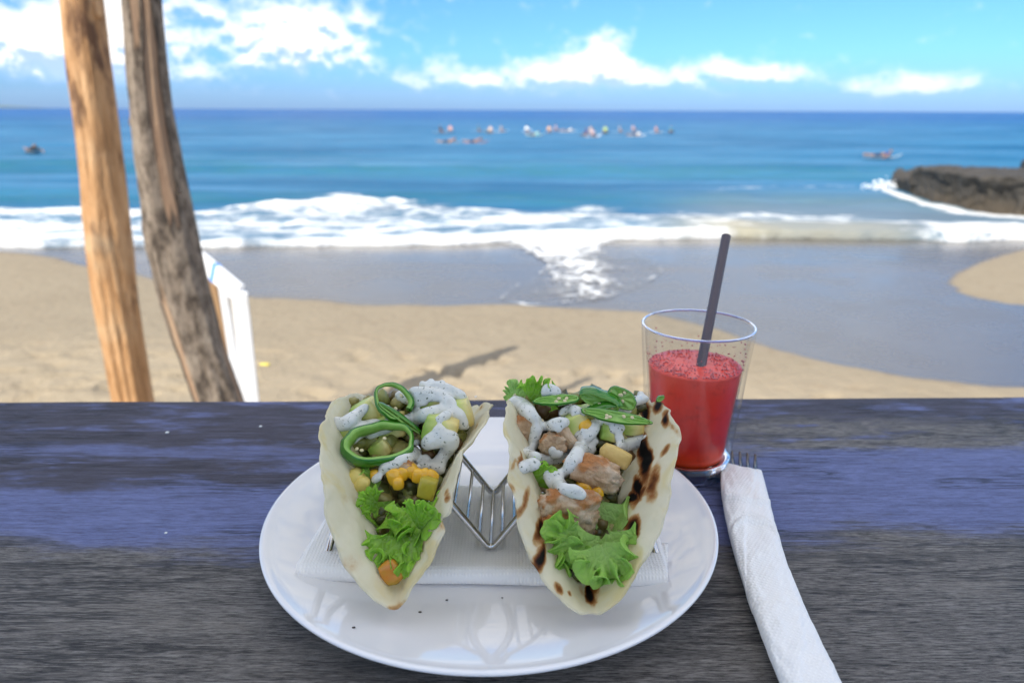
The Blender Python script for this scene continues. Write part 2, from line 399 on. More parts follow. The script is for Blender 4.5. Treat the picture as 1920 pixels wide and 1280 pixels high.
def build_sea():
    pxs = np.linspace(-650, 2600, 160); E_ = [on_z(a, float(edge_py(a)), SL) for a in pxs]
    tt = np.array([e[0] / e[1] for e in E_]); yy = np.array([e[1] for e in E_])
    nc, nr = 330, 430
    T = np.concatenate([np.linspace(-3.5, -1.0, 15, endpoint=False), np.linspace(-1.0, 1.0, nc - 30), np.linspace(1.0, 3.5, 16)[1:]]); nc = len(T)
    yb = np.interp(T, tt, yy)
    yb = yb + fbm(T * 14, 0, 0, 2, 4) * .55
    q = np.linspace(0, 1, nr) ** 1.75
    YY = yb[:, None] * (7000 / yb[:, None]) ** q[None, :]; XX = T[:, None] * YY
    P0 = np.stack([XX, YY, np.full_like(XX, SL)], -1); px, py = proj(P0); pxc = np.clip(px, -690, 2690)
    e = edge_py(pxc); top = foam_top(pxc)
    n = fbm(XX * .35, YY * .8, 0, 21, 5, .6)
    main = sstep(-7, 5, py - top + n * 16) * (1 - sstep(1330, 1480, px))
    body = main * (.50 + n * 1.0)
    body = body + .22 * main * sstep(14, 0, py - top)                       # the breaking crest
    body = body + .30 * main * sstep(9, 0, e - py)
    right = sstep(1560, 1760, px + n * 160) * sstep(399, 411, py + n * 16) * (.62 + n * .7)
    mid = np.exp(-((py - 402 - n * 16) / 12) ** 2) * sstep(1180, 1300, px) * (1 - sstep(1580, 1700, px)) * .55
    line = np.exp(-((py - poly1([(1150, 372), (1300, 360), (1450, 347), (1640, 340), (1700, 345)])(px) - n * 8) / 5) ** 2) * sstep(1180, 1420, px) * (1 - sstep(1670, 1690, px)) * .36
    rk = poly1([(1640, 345), (1680, 358), (1740, 374), (1800, 382), (1860, 388), (1920, 394), (2100, 400)])(px)
    base_f = np.exp(-((py - rk - 3 - n * 6) / 5.5) ** 2) * sstep(1630, 1660, px) * .85
    wash = sstep(1350, 1450, px) * np.exp(-((py - 411 - n * 10) / 5) ** 2) * .5
    foam = np.maximum.reduce([body, right, mid, line, base_f, wash])
    foam = np.where(YY > 60, 0, foam)
    silt = np.clip(sstep(22, 4, e - py + n * 26) * (.55 + n * .8), 0, 1) * sstep(1150, 1400, px + n * 120) * (1 - sstep(1600, 1780, px + n * 160)) + .35 * sstep(338, 396, py) * sstep(1150, 1400, px)
    silt = np.clip(silt + .25 * main, 0, 1) * (YY < 60)
    teal = (np.exp(-((py - 324 - n * 10) / 9) ** 2) * .8 + np.exp(-((py - 376 - n * 14 + (px - 400) * .005) / 12) ** 2) * .7 + np.exp(-((py - 296 - n * 8) / 5) ** 2) * .3) * (YY < 90)
    near = sstep(0, 4, YY - yb[:, None])
    ph = 2 * math.pi * YY / 11 + n * 4
    ZZ = SL + near * (.07 * np.sin(ph) + .10 * fbm(XX * .12, YY * .3, 0, 31, 4) * np.clip(YY / 25, .4, 2.5)) * np.clip(400 / np.maximum(YY, 400), 0, 1)
    ZZ = ZZ + np.exp(-((py - 318) / 9) ** 2) * .22 * (YY < 90) + (YY > 60) * (YY < 600) * .25 * fbm(XX * .03, YY * .14, 0, 41, 3)
    crest = np.exp(-np.maximum(0, py - top) / 16) * main
    ZZ = ZZ + crest * .08 + main * near * (.03 + .20 * fbm(XX * 1.6, YY * 1.6, 0, 51, 4, .6))
    ZZ = np.where(YY < yb[:, None] + .02, SL + .004, np.maximum(ZZ, SL - .15))
    ZZ[:, 0] = sand_h(XX[:, 0], YY[:, 0]) + .004
    ZZ[:, 1:3] = np.maximum(ZZ[:, 1:3], sand_h(XX[:, 1:3], YY[:, 1:3]) + .01)
    V = np.stack([XX, YY, ZZ], -1).reshape(-1, 3)
    o = mesh_obj('sea', V, grid_faces(nc, nr), M_SEA, attrs=dict(foam=foam.ravel(), teal=teal.ravel(), silt=silt.ravel()), origin=(0, 0, SL))
    tag(o, 'blue sea with low swell and white surf breaking on the beach', None, None, 'structure')
build_sea()

def swash_mat(nb):
    p = nb.geo(); f = nb.attr('foam'); ed = nb.attr('film')
    n = nb.noise(nb.map(p, (1, .8, 1)), 3.2, 8, .72, .8); n2 = nb.voro(nb.vm('ADD', p, nb.vm('MULTIPLY', nb.noise(p, 2, 3, out='Color'), (.5, .5, .5))), 2.4, 'DISTANCE_TO_EDGE')
    lace = nb.m('SUBTRACT', 1.0, nb.ss(n2, .02, .16))
    ff = nb.ss(nb.m('ADD', f, nb.m('ADD', nb.m('MULTIPLY', nb.m('SUBTRACT', n, .5), 1.3), nb.m('MULTIPLY', lace, .18))), .42, .82)
    base = nb.mix(ff, (.25, .22, .18), (.76, .78, .80))
    return dict(base=base, rough=nb.m('MULTIPLY_ADD', ff, .5, .08), ior=1.33, alpha=nb.m('MAXIMUM', ff, nb.m('MULTIPLY', ed, .12)),
                normal=nb.bump(nb.m('ADD', n, ff), .5, .02))
M_SWASH = mat('swash', swash_mat)
def build_swash():
    # a thin tongue of foaming water run up the wet sand
    left = poly1([(428, 925), (450, 955), (470, 1000), (490, 1020), (505, 1012), (520, 1000), (545, 955), (562, 930), (574, 985)])
    right = poly1([(428, 1190), (450, 1185), (470, 1200), (490, 1228), (507, 1240), (520, 1225), (540, 1190), (560, 1130), (574, 1000)])
    nr, nc = 130, 130; V = []; fo = []; fi = []
    for i, py in enumerate(np.linspace(428, 574, nr)):
        for j, s in enumerate(np.linspace(0, 1, nc)):
            wob = float(fbm(py * .05, j * .02, 0, 8)) * 26
            l, r_ = float(left(py)) + wob * (1 - s), float(right(py)) + wob * s
            a = l + (r_ - l) * s; P = on_sand(a, py); P[2] = float(sand_h(P[0], P[1])) + .022
            d = min(s, 1 - s) * (r_ - l)
            edge = math.exp(-d / 9) * .62 + math.exp(-(574 - py) / 7) * .45
            core = (.72 - .0022 * (py - 440)) * math.exp(-((a - (1050 + (py - 440) * .55)) / 125) ** 2) + .30 * math.exp(-(py - 428) / 22)
            hole = .35 * math.exp(-((a - 1165) / 45) ** 2 - ((py - 468) / 26) ** 2)
            V.append(P); fo.append(max(0, max(edge, core) - hole) * (.4 if s in (0, 1) else 1)); fi.append(min(1, d / 8))
    o = mesh_obj('swash_water', V, grid_faces(nr, nc), M_SWASH, attrs=dict(foam=fo, film=fi), origin=(0, 0, SL))
    tag(o, 'tongue of white foam sliding up the wet sand', None, None, 'structure')
build_swash()

# headland far off on the left
def build_headland():
    M = mat('headland', lambda nb: dict(base=nb.mix(nb.noise(nb.geo(), .01, 5), (.05, .09, .08), (.08, .12, .10))), rough=.9)
    nu, nv = 60, 24; V = []; C0 = np.array([-4930., 6200., SL - 4])
    for i in range(nu):
        for j in range(nv):
            u, v = i / (nu - 1), j / (nv - 1); x = -2300 + 3300 * u; y = -500 + 1000 * v
            h = 150 * math.sin(math.pi * min(1, .12 + u * .9)) ** .8 * (1 - u) ** .5 * math.sin(math.pi * v) * (1 + .7 * float(fbm(u * 7, v * 3, 0, 4)))
            V.append(C0 + np.array([x, y + u * 300, max(0, h)]))
    tag(mesh_obj('headland_hill', V, grid_faces(nu, nv), M), 'low hazy headland on the horizon at the far left', None, None, 'structure')
build_headland()

# ------------------------------------------------------------------ sea air
def build_haze():
    m = bpy.data.materials.new('sea_air'); m.use_nodes = True; nt = m.node_tree; nt.nodes.remove(nt.nodes['Principled BSDF'])
    v = nt.nodes.new('ShaderNodeVolumePrincipled'); v.inputs['Color'].default_value = (.62, .80, 1, 1); v.inputs['Density'].default_value = 3.5e-5; v.inputs['Anisotropy'].default_value = .1
    nt.links.new(v.outputs[0], nt.nodes['Material Output'].inputs['Volume'])
    vs, f = box((0, 4000, (170 + SL - 12) / 2), (19000, 8600, 170 - SL + 12)); o = mesh_obj('haze', vs, f, m, smooth=False); tag(o, 'thin pale sea air over the bay', None, None, 'stuff')
build_haze()

# ------------------------------------------------------------------ rocks
def rock_mat(nb):
    p = nb.geo(); n = nb.noise(nb.map(p, (1, 1, .5)), 1.6, 8, .68); s = nb.noise(nb.map(p, (1.6, 1.6, .25)), 1.2, 4, .6); x, y, z = nb.sep(nb.coord('Object'))
    base = nb.mix(n, (.010, .009, .008), (.095, .083, .068)); base = nb.mix(nb.ss(s, .55, .7), base, (.10, .082, .06))
    zz = nb.m('ADD', z, nb.m('MULTIPLY', nb.m('SUBTRACT', n, .5), .35))
    base = nb.mix(nb.m('MULTIPLY', nb.m('SUBTRACT', 1.0, nb.ss(zz, .05, .45)), .6), base, (.08, .058, .034))
    return dict(base=base, normal=nb.bump(n, 1.0, .25), rough=.72)
M_ROCK = mat('rock', rock_mat)
def build_rock(name, label, base_px, top_px, back, seed, group=None):
    """base_px: foot of the seaward-left to right face, top_px: its upper edge"""
    nu, nv = 200, 80; bx = catmull([on_z(a, b, SL) for a, b in base_px], 12)
    u0 = np.linspace(0, 1, len(bx)); BX = np.stack([np.interp(np.linspace(0, 1, nu), u0, bx[:, k]) for k in range(3)], -1)
    V = np.zeros((nu, nv, 3))
    for i in range(nu):
        B = BX[i]; px, _ = proj(B); tp = at(px, float(top_px(px)), B[1]); H = max(.2, tp[2] - SL)
        endf = min(1, (i + .6) / 6.0)
        for j in range(nv):
            v = j / (nv - 1)
            if v < .45: y, z = 0.0 + .35 * math.sin(v / .45 * math.pi) , -.5 + (H + .5) * (v / .45)
            elif v < .8: y, z = back * (v - .45) / .35, H - .10 * (v - .45) / .35
            else: y, z = back + .4 * (v - .8) / .2, (H - .1) * (1 - (v - .8) / .2) - .5 * (v - .8) / .2
            yo = y * (.3 + .7 * endf); V[i, j] = B + np.array([yo * B[0] / B[1] * 1.05, yo, z * (.92 + .08 * endf)])
    n1 = fbm(V[..., 0] * 1.1, V[..., 1] * 1.1, V[..., 2] * .8, seed, 6, .66); n2 = np.abs(fbm(V[..., 0] * .45, V[..., 1] * .5, V[..., 2] * .35, seed + 9, 3))
    st = np.floor(fbm(V[..., 0] * .7, V[..., 1] * .7, V[..., 2] * 1.3, seed + 30, 3) * 7) / 7
    V[..., 1] += n1 * .7 - n2 * .9 + st * .9; V[..., 2] += n1 * .40 + st * .55; V[..., 0] += n1 * .30 + st * .25
    # close the ends
    V[0] = V[0].mean(0) * .2 + V[0] * .8; V[-1] = V[-1].mean(0) * .75 + V[-1] * .25
    o = mesh_obj(name, V.reshape(-1, 3), grid_faces(nu, nv) + [tuple(range(nv - 1, -1, -1)), tuple((nu - 1) * nv + k for k in range(nv))], M_ROCK, origin=(BX[nu // 2][0], BX[nu // 2][1], SL), smooth=True)
    return tag(o, label, 'rock', group)
build_rock('sea_rock', 'long dark flat topped rock ledge washed by foam at the right', [(1662, 348), (1700, 362), (1760, 376), (1830, 385), (1900, 392), (2000, 398), (2140, 402), (2250, 402)],
           poly1([(1640, 324), (1662, 317), (1690, 322), (1705, 317), (1740, 312), (1790, 317), (1850, 319), (1920, 321), (2200, 316)]), 3.4, 12)
build_rock('sea_rock', 'tall narrow dark rock stack behind the ledge at the right edge', [(1904, 333), (1915, 338), (1935, 342), (1975, 346), (2010, 346)],
           poly1([(1900, 302), (1912, 290), (1925, 286), (1960, 278), (2010, 280)]), 2.5, 40)

def foam_lump(name, label, pts, rad, seed):
    rs = np.random.RandomState(seed); ps = []
    for P in pts:
        for _ in range(60):
            q = np.asarray(P) + rs.normal(0, 1, 3) * np.array([rad * 1.3, rad * .5, rad * .42]); q[2] = max(q[2], SL + .02)
            v, f = ico(1); ps.append((v * rad * rs.uniform(.06, .24) + q, f))
    V, Fc = join(ps)
    M = bpy.data.materials.get('foam') or mat('foam', base=(.88, .90, .92), rough=.7, sss=.0)
    return tag(mesh_obj(name, V, Fc, M), label, None, None, 'stuff')
sp = on_z(1648, 352, SL)
foam_lump('wave_splash', 'white splash of a wave bursting against the end of the rock ledge', [sp + (0, 0, .06), sp + (.3, .1, .16)], .26, 3)

# ------------------------------------------------------------------ trunks
def trunk_mat1(nb):
    p = nb.coord('Object'); g = nb.noise(nb.map(p, (1, 1, .12)), 26, 6, .65, .4); k = nb.noise(nb.map(p, (1, 1, .30)), 7, 5, .65)
    c = nb.ramp(g, [(.25, (.22, .105, .042)), (.45, (.44, .235, .10)), (.6, (.55, .32, .155)), (.8, (.66, .44, .25))])
    c = nb.mix(nb.ss(k, .53, .66), c, (.13, .06, .026)); c = nb.mix(nb.ss(nb.noise(p, 2.2, 3), .5, .75), c, (.60, .42, .25))
    return dict(base=c, rough=.75, normal=nb.bump(nb.m('ADD', g, nb.m('MULTIPLY', k, 2.0)), .9, .02))
def trunk_mat2(nb):
    p = nb.coord('Object'); b = nb.attr('bark'); g = nb.noise(nb.map(p, (1, 1, .45)), 20, 8, .75); g2 = nb.noise(nb.map(p, (1, 1, .14)), 9, 4, .6)
    wood = nb.ramp(g2, [(.3, (.22, .125, .075)), (.5, (.36, .235, .15)), (.7, (.46, .33, .22))])
    bark = nb.ramp(g, [(.30, (.020, .015, .012)), (.42, (.10, .075, .055)), (.55, (.27, .215, .165)), (.75, (.40, .34, .27))])
    ed = nb.m('SUBTRACT', 1.0, nb.m('MULTIPLY', nb.m('ABSOLUTE', nb.m('SUBTRACT', b, .5)), 2.2), clamp=True)
    cc = nb.mix(nb.m('MULTIPLY', ed, .8), nb.mix(nb.ss(b, .35, .65), wood, bark), (.022, .016, .013))
    return dict(base=cc, rough=.9, normal=nb.bump(nb.m('ADD', g, nb.m('MULTIPLY', b, .8)), .9, .018))
def build_trunk(name, label, pts, y, top_z, m, seed, barky, knots):
    # pts: (px, py, width px) along the axis
    P = [at(a, b, y) for a, b, w in pts]; Rr = [w / 2 / F_PX * ((p - CAM) @ fw) for p, (a, b, w) in zip(P, pts)]
    d = (P[0] - P[1]) / (P[0][2] - P[1][2]); P = [P[0] + d * (top_z - P[0][2])] + P; Rr = [Rr[0] * .55] + Rr
    d = (P[-1] - P[-2]) / (P[-1][2] - P[-2][2]); zb = float(sand_h(0, y)) - .15; P = P + [P[-1] + d * (zb - P[-1][2])]; Rr = Rr + [Rr[-1] * 1.12]
    C = catmull(P, 40); rr = np.interp(np.linspace(0, 1, len(C)), np.linspace(0, 1, len(P)), Rr)
    n = 72; V, Fc = tube(C, 1.0, n, True); V = V.reshape(len(C), n, 3)
    rel = V - C[:, None, :]; s = np.cumsum(np.r_[0, np.linalg.norm(np.diff(C, axis=0), axis=1)])
    th = np.arange(n) / n * 2 * math.pi; cx, sx = np.cos(th)[None, :], np.sin(th)[None, :]; S = s[:, None] + 0 * cx
    lob = fbm(cx * 1.2 + 3, sx * 1.2, S * .9, seed, 3) * .40 + np.abs(fbm(cx * 2.4, sx * 2.4, S * .8, seed + 3, 4)) * -.55 + fbm(cx * 5, sx * 5, S * 1.2, seed + 5, 3) * .10
    bark = np.zeros_like(S)
    if barky:
        bn = fbm(cx * 1.5 + .7, sx * 1.5, S * .9, seed + 20, 4, .6)
        bark = sstep(-.03, .03, bn + .03)
        lob = lob + bark * (.09 + .28 * np.abs(fbm(cx * 5, sx * 5, S * 2.6, seed + 30, 4, .6)))
    rad = rr[:, None] * (1.02 + lob)
    V = C[:, None, :] + rel * rad[..., None]
    root = empty(name, P[-1] + np.array([0, 0, .15]), label, 'tree trunk')
    mesh_obj('trunk', V.reshape(-1, 3), Fc, m, root, attrs=dict(bark=bark.ravel()))
    rs = np.random.RandomState(seed)
    for (px, py, w) in knots:
        c = at(px, py, y - .02); i = int(np.argmin(np.abs(C[:, 2] - c[2]))); dirn = unit(c - C[i]); c = C[i] + dirn * rr[i] * .82
        w_ = w / 2 / F_PX * y; v, f = ico(3)
        q = v * w_ * np.array([.75, .55, 1.15]); q *= (1 + .6 * fbm(v[:, 0] * 2, v[:, 1] * 2, v[:, 2] * 2, int(px)))[:, None]
        mesh_obj('knot', q + c, f, m, root, attrs=dict(bark=np.ones(len(v)) * .4))
build_trunk('tree_trunk', 'smooth orange brown debarked trunk, the left one of the pair', [(146, 0, 72), (158, 100, 72), (172, 200, 74), (184, 290, 76), (194, 375, 78), (204, 470, 80), (216, 560, 78), (232, 650, 73), (250, 750, 72)], 4.2, 1.28, mat('stripped_wood', trunk_mat1), 4, False, [(178, 25, 30)])
build_trunk('tree_trunk', 'grey trunk with flaking bark, the right one of the pair', [(262, 0, 62), (270, 100, 64), (278, 190, 68), (290, 270, 74), (302, 340, 80), (318, 430, 88), (336, 510, 90), (358, 590, 86), (382, 665, 82), (412, 750, 84)], 3.3, 1.22, mat('flaking_bark', trunk_mat2), 11, True, [(246, 235, 34), (290, 512, 26)])

# ------------------------------------------------------------------ white handrail behind the right trunk
def build_handrail():
    y0 = 3.75
    Mw = mat('white_paint', lambda nb: dict(base=nb.mix(nb.ss(nb.noise(nb.map(nb.coord('Object'), (1, 1, .3)), 22, 5), .60, .72), (.84, .85, .87), (.60, .58, .55)), normal=nb.bump(nb.noise(nb.coord('Object'), 40, 4), .3, .004)), rough=.5)
    Mwd = mat('rail_wood', lambda nb: dict(base=nb.mix(nb.noise(nb.map(nb.coord('Object'), (1, 1, .1)), 40, 4), (.34, .19, .09), (.50, .32, .17))), rough=.7)
    Mb = mat('blue_paint', base=(.12, .30, .72), rough=.6)
    A = at(374, 492, y0 + .45); B = at(450, 556, y0); zg = float(sand_h(0, y0))
    root = empty('handrail', (at(450, 770, y0)[0], y0, zg), 'white painted handrail with a blue band, slanting down behind the grey trunk', 'railing')
    def plank(nm, P, Q, side, w, th, m, bev=.006):
        T = unit(Q - P); S = np.asarray(side, float); S = unit(S - T * (S @ T)); N = np.cross(T, S)
        V = [X + S * a * w / 2 + N * b * th / 2 for X in (P, Q) for a, b in ((-1, -1), (1, -1), (1, 1), (-1, 1))]
        o = mesh_obj(nm, V, [(0, 1, 2, 3), (7, 6, 5, 4), (0, 4, 5, 1), (1, 5, 6, 2), (2, 6, 7, 3), (3, 7, 4, 0)], m, root, smooth=False); return bevel_mod(o, bev)
    flat = np.array([.55, -.45, .35])
    plank('top_rail', A, B, flat, .105, .035, Mw)
    plank('blue_band', A + (B - A) * .36, A + (B - A) * .46, flat, .108, .038, Mb, .002)
    e1 = at(474, 790, y0 - .03); plank('post', B + np.array([-.005, 0, .01]), np.array([e1[0], e1[1], zg - .1]) , (1, .3, 0), .085, .05, Mw)
    e2 = at(462, 790, y0 + .20); M1 = A * .45 + B * .55; plank('post', M1, np.array([e2[0], e2[1], zg - .1]), (1, .3, 0), .045, .045, Mw)
    e3 = at(448, 790, y0 + .40); M2 = A * .80 + B * .20; plank('wooden_post', M2 + np.array([0, 0, -.02]), np.array([e3[0], e3[1], zg - .1]), (1, .3, 0), .07, .05, Mwd)
build_handrail()
P = on_sand(497, 689)
v, f = ico(2); tag(mesh_obj('fallen_leaf', v * np.array([.055, .03, .012]) + P + (0, 0, .012), f, mat('yellow_leaf', base=(.72, .60, .06), rough=.6)), 'small yellow leaf lying on the sand right of the white handrail', 'leaf')

# ------------------------------------------------------------------ surfers
def skin_body(nodes, edges, root):
    me = bpy.data.meshes.new('person'); me.from_pydata([n[0] for n in nodes], edges, []); o = bpy.data.objects.new('person_base', me); COL.objects.link(o)
    o.modifiers.new('skin', 'SKIN'); sv = me.skin_vertices[0].data
    for i, n in enumerate(nodes): sv[i].radius = (n[1], n[1]); sv[i].use_root = (i == root)
    s = o.modifiers.new('sub', 'SUBSURF'); s.levels = 1; s.render_levels = 1
    dg = bpy.context.evaluated_depsgraph_get(); out = bpy.data.meshes.new_from_object(o.evaluated_get(dg)); bpy.data.objects.remove(o); bpy.data.meshes.remove(me)
    for p in out.polygons: p.use_smooth = True
    out.name = 'person'; return out
SIT = [((0, 0, .10), .13), ((0, .01, .28), .115), ((0, .0, .47), .13), ((0, 0, .57), .055), ((0, -.01, .68), .085), ((0, -.012, .76), .08),
       ((.17, 0, .50), .06), ((.25, -.06, .30), .045), ((.17, -.24, .17), .035), ((.13, -.31, .15), .03),
       ((-.17, 0, .50), .06), ((-.25, -.06, .30), .045), ((-.17, -.24, .17), .035), ((-.13, -.31, .15), .03),
       ((.13, -.06, .08), .09), ((.30, -.32, .06), .07), ((.33, -.26, -.28), .05), ((.33, -.36, -.36), .04),
       ((-.13, -.06, .08), .09), ((-.30, -.32, .06), .07), ((-.33, -.26, -.28), .05), ((-.33, -.36, -.36), .04)]
SE = [(0, 1), (1, 2), (2, 3), (3, 4), (4, 5), (2, 6), (6, 7), (7, 8), (8, 9), (2, 10), (10, 11), (11, 12), (12, 13), (0, 14), (14, 15), (15, 16), (16, 17), (0, 18), (18, 19), (19, 20), (20, 21)]
PRONE = [((0, .05, .13), .12), ((0, -.16, .15), .11), ((0, -.38, .22), .13), ((0, -.47, .29), .055), ((0, -.55, .37), .085), ((0, -.57, .44), .075),
         ((.18, -.38, .22), .055), ((.34, -.52, .12), .042), ((.36, -.74, -.02), .034), ((.35, -.82, -.06), .028), ((-.18, -.38, .22), .055), ((-.33, -.24, .10), .042), ((-.36, -.05, -.02), .034), ((-.36, .03, -.06), .028),
         ((.09, .14, .12), .085), ((.10, .50, .11), .065), ((.10, .88, .12), .045), ((.10, 1.0, .14), .035), ((-.09, .14, .12), .085), ((-.10, .50, .11), .065), ((-.10, .88, .16), .045), ((-.10, 1.0, .22), .035)]
ME_SIT = skin_body(SIT, SE, 0); ME_PRONE = skin_body(PRONE, SE, 0)
M_SKIN = mat('skin', base=(.36, .19, .11), rough=.5); ME_SIT.materials.append(M_SKIN); ME_PRONE.materials.append(M_SKIN)
def shell(body, keep, name, m, grow):
    bm = bmesh.new(); bm.from_mesh(body)
    bmesh.ops.delete(bm, geom=[q for q in bm.verts if not keep(q.co)], context='VERTS')
    for q in bm.verts: q.co += q.normal * grow
    me = bpy.data.meshes.new(name); bm.to_mesh(me); bm.free(); me.materials.append(m); return me
M_HAIR = mat('hair', base=(.02, .015, .012), rough=.6); M_SHORT = mat('board_shorts', base=(.03, .04, .09), rough=.8)
M_VEST0 = mat('vest', base=(.5, .5, .5), rough=.8)
SETS = {}
for k, body, hz in (('sit', ME_SIT, .66), ('prone', ME_PRONE, .36)):
    if k == 'sit':
        kv = lambda c: .2 < c.z < .6 and abs(c.x) < .3 and c.y > -.12; ks = lambda c: -.02 < c.z < .2 and c.y > -.33 and abs(c.x) < .36 and not (abs(c.x) > .12 and c.z > .135); kh = lambda c: c.z > .67 and (c.y > -.06 or c.z > .78)
    else:
        kv = lambda c: -.5 < c.y < -.04 and c.z > .02 and abs(c.x) < .26 and c.z < .36; ks = lambda c: -.04 < c.y < .46 and abs(c.x) < .22; kh = lambda c: c.z > .36 and (c.y > -.60 or c.z > .46)
    SETS[k] = (body, shell(body, kv, 'rash_vest', M_VEST0, .012), shell(body, ks, 'board_shorts', M_SHORT, .012), shell(body, kh, 'hair', M_HAIR, .012))
def board_mesh(m):
    nu, nv = 28, 12; V = []
    for i in range(nu):
        t = i / (nu - 1); w = .27 * max(0.02, math.sin(math.pi * min(1, t * .94 + .03)) ** .55); y = -1.15 + 2.1 * t; rock = .16 * max(0, .35 - t) ** 2 / .12 * 1.2
        for j in range(nv):
            a = 2 * math.pi * j / nv; V.append((w * math.cos(a), y, .035 * math.sin(a) + rock))
    f = grid_faces(nu, nv, False, True) + [tuple(range(nv - 1, -1, -1)), tuple((nu - 1) * nv + k for k in range(nv))]
    me = bpy.data.meshes.new('surfboard'); me.from_pydata(V, [], f); me.materials.append(m)
    for p in me.polygons: p.use_smooth = True
    return me
ME_BOARD = board_mesh(mat('board_white', base=(.8, .8, .78), rough=.3))
VC = dict(red=(.6, .2, .18), coral=(.75, .42, .36), white=(.92, .94, .94), pink=(.62, .45, .48), black=(.02, .02, .03), brown=(.30, .17, .15), green=(.45, .62, .25), teal=(.05, .25, .35), mint=(.55, .95, .85), peach=(.65, .50, .42), navy=(.02, .05, .2), grey=(.4, .42, .45), orange=(.72, .45, .30))
VM = {k: mat('vest_' + k, base=c, rough=.7) for k, c in VC.items()}
BM_ = {k: mat('board_' + k, base=c, rough=.3) for k, c in (('white', (.62, .70, .76)), ('yellow', (.55, .52, .32)), ('mint', (.50, .80, .76)), ('grey', (.20, .30, .38)), ('red', (.45, .22, .22)), ('green', (.35, .55, .28)))}
def surfer(px, py, pose, vest, board, yaw, where):
    P = on_z(px, py, SL); P[2] = SL + .12
    pr = bpy.data.objects.new('person', SETS[pose][0]); COL.objects.link(pr); pr.location = P + np.array([0, 0, -.05]); pr.rotation_euler = (0, 0, yaw)
    tag(pr, ('surfer in a %s top %s' % (vest, where)), 'person', 'surfers waiting out on the water')
    for me in SETS[pose][1:]:
        c = bpy.data.objects.new(me.name.split('.')[0], me); COL.objects.link(c); c.parent = pr
        if me.name.startswith('rash_vest'):
            c.material_slots[0].link = 'OBJECT'; c.material_slots[0].material = VM[vest]
    b = bpy.data.objects.new('surfboard', ME_BOARD); COL.objects.link(b); b.location = P + np.array([0, 0, -.07]); b.rotation_euler = (0, 0, yaw)
    b.material_slots[0].link = 'OBJECT'; b.material_slots[0].material = BM_[board]
    tag(b, '%s surfboard under the surfer in %s %s' % (board, vest, where), 'surfboard', 'surfboards out on the water')
for a in [(841, 249, 'sit', 'coral', 'white', .3, 'at the far left of the line-up'), (822, 250, 'sit', 'black', 'grey', 2.0, 'just left of the coral one'), (893, 248, 'sit', 'teal', 'grey', 1.2, 'left of the peach one'),
          (916, 250, 'sit', 'peach', 'yellow', -.4, 'at the left of the line-up'), (936, 248, 'sit', 'grey', 'white', .8, 'between the peach and the white one'), (984, 248, 'sit', 'white', 'white', 2.6, 'left of the middle of the line-up'),
          (998, 255, 'prone', 'mint', 'mint', 1.0, 'closer in, below the white one'), (1026, 248, 'sit', 'orange', 'white', .2, 'sitting in the middle of the line-up'), (1038, 245, 'sit', 'pink', 'red', 1.7, 'in the middle of the line-up'),
          (1061, 247, 'prone', 'white', 'white', 1.4, 'lying flat near the middle of the line-up'), (1096, 254, 'sit', 'navy', 'grey', -.9, 'beside the pair right of the middle'), (1104, 249, 'sit', 'peach', 'yellow', .5, 'right of the middle of the line-up'),
          (1107, 256, 'sit', 'pink', 'white', 2.2, 'closer in, right of the middle'), (1131, 248, 'sit', 'green', 'green', .1, 'right of the middle'), (1158, 247, 'sit', 'grey', 'grey', 1.1, 'right of the green one'),
          (1183, 245, 'sit', 'pink', 'grey', .6, 'second group from the right'), (1188, 254, 'prone', 'white', 'white', 1.8, 'at the right, closer in'), (1226, 247, 'sit', 'coral', 'white', .9, 'at the far right of the line-up'), (1254, 247, 'sit', 'teal', 'grey', 2.8, 'right of the whole line-up'),
          (838, 271, 'prone', 'brown', 'grey', 1.5, 'paddling below the left end of the line-up'), (887, 270, 'prone', 'brown', 'red', 1.3, 'paddling right of another brown topped surfer'),
          (58, 294, 'prone', 'black', 'grey', .9, 'paddling alone at the far left'), (1648, 291, 'prone', 'navy', 'grey', 1.45, 'paddling alone above the dark rock')]:
    surfer(*a)
#@@TABLE
# ------------------------------------------------------------------ deck, and an unseen roof sized to block only the sun (behind the camera)
def build_deck_and_shade_roof():
    Mwd = mat('weathered_plank', lambda nb: dict(base=nb.mix(nb.noise(nb.map(nb.coord('Object'), (.2, 3, 3)), 12, 5), (.20, .13, .08), (.36, .26, .17))), rough=.85)
    v, f = box((0, -1.3, -1.10), (5, 3.4, .08)); tag(mesh_obj('deck_floor', v, f, Mwd), 'timber deck under the table', None, None, 'structure')
    root = empty('roof', (-.7, -1.0, -1.06), 'unseen plank roof on four posts, added to shade the table', 'roof')
    for i in range(5):
        v, f = box((-1.07, -1.50 + i * .232, 1.66 + .004 * (i % 2)), (2.2, .222, .022)); mesh_obj('roof_board', v, f, Mwd, root)
    for x in (-2.05, -.10):
        v, f = box((x, -1.04, 1.60), (.08, 1.3, .09)); mesh_obj('beam', v, f, Mwd, root)
        for y in (-1.55, -.52):
            v, f = box((x, y, .248), (.09, .09, 2.61)); mesh_obj('post', v, f, Mwd, root)
build_deck_and_shade_roof()

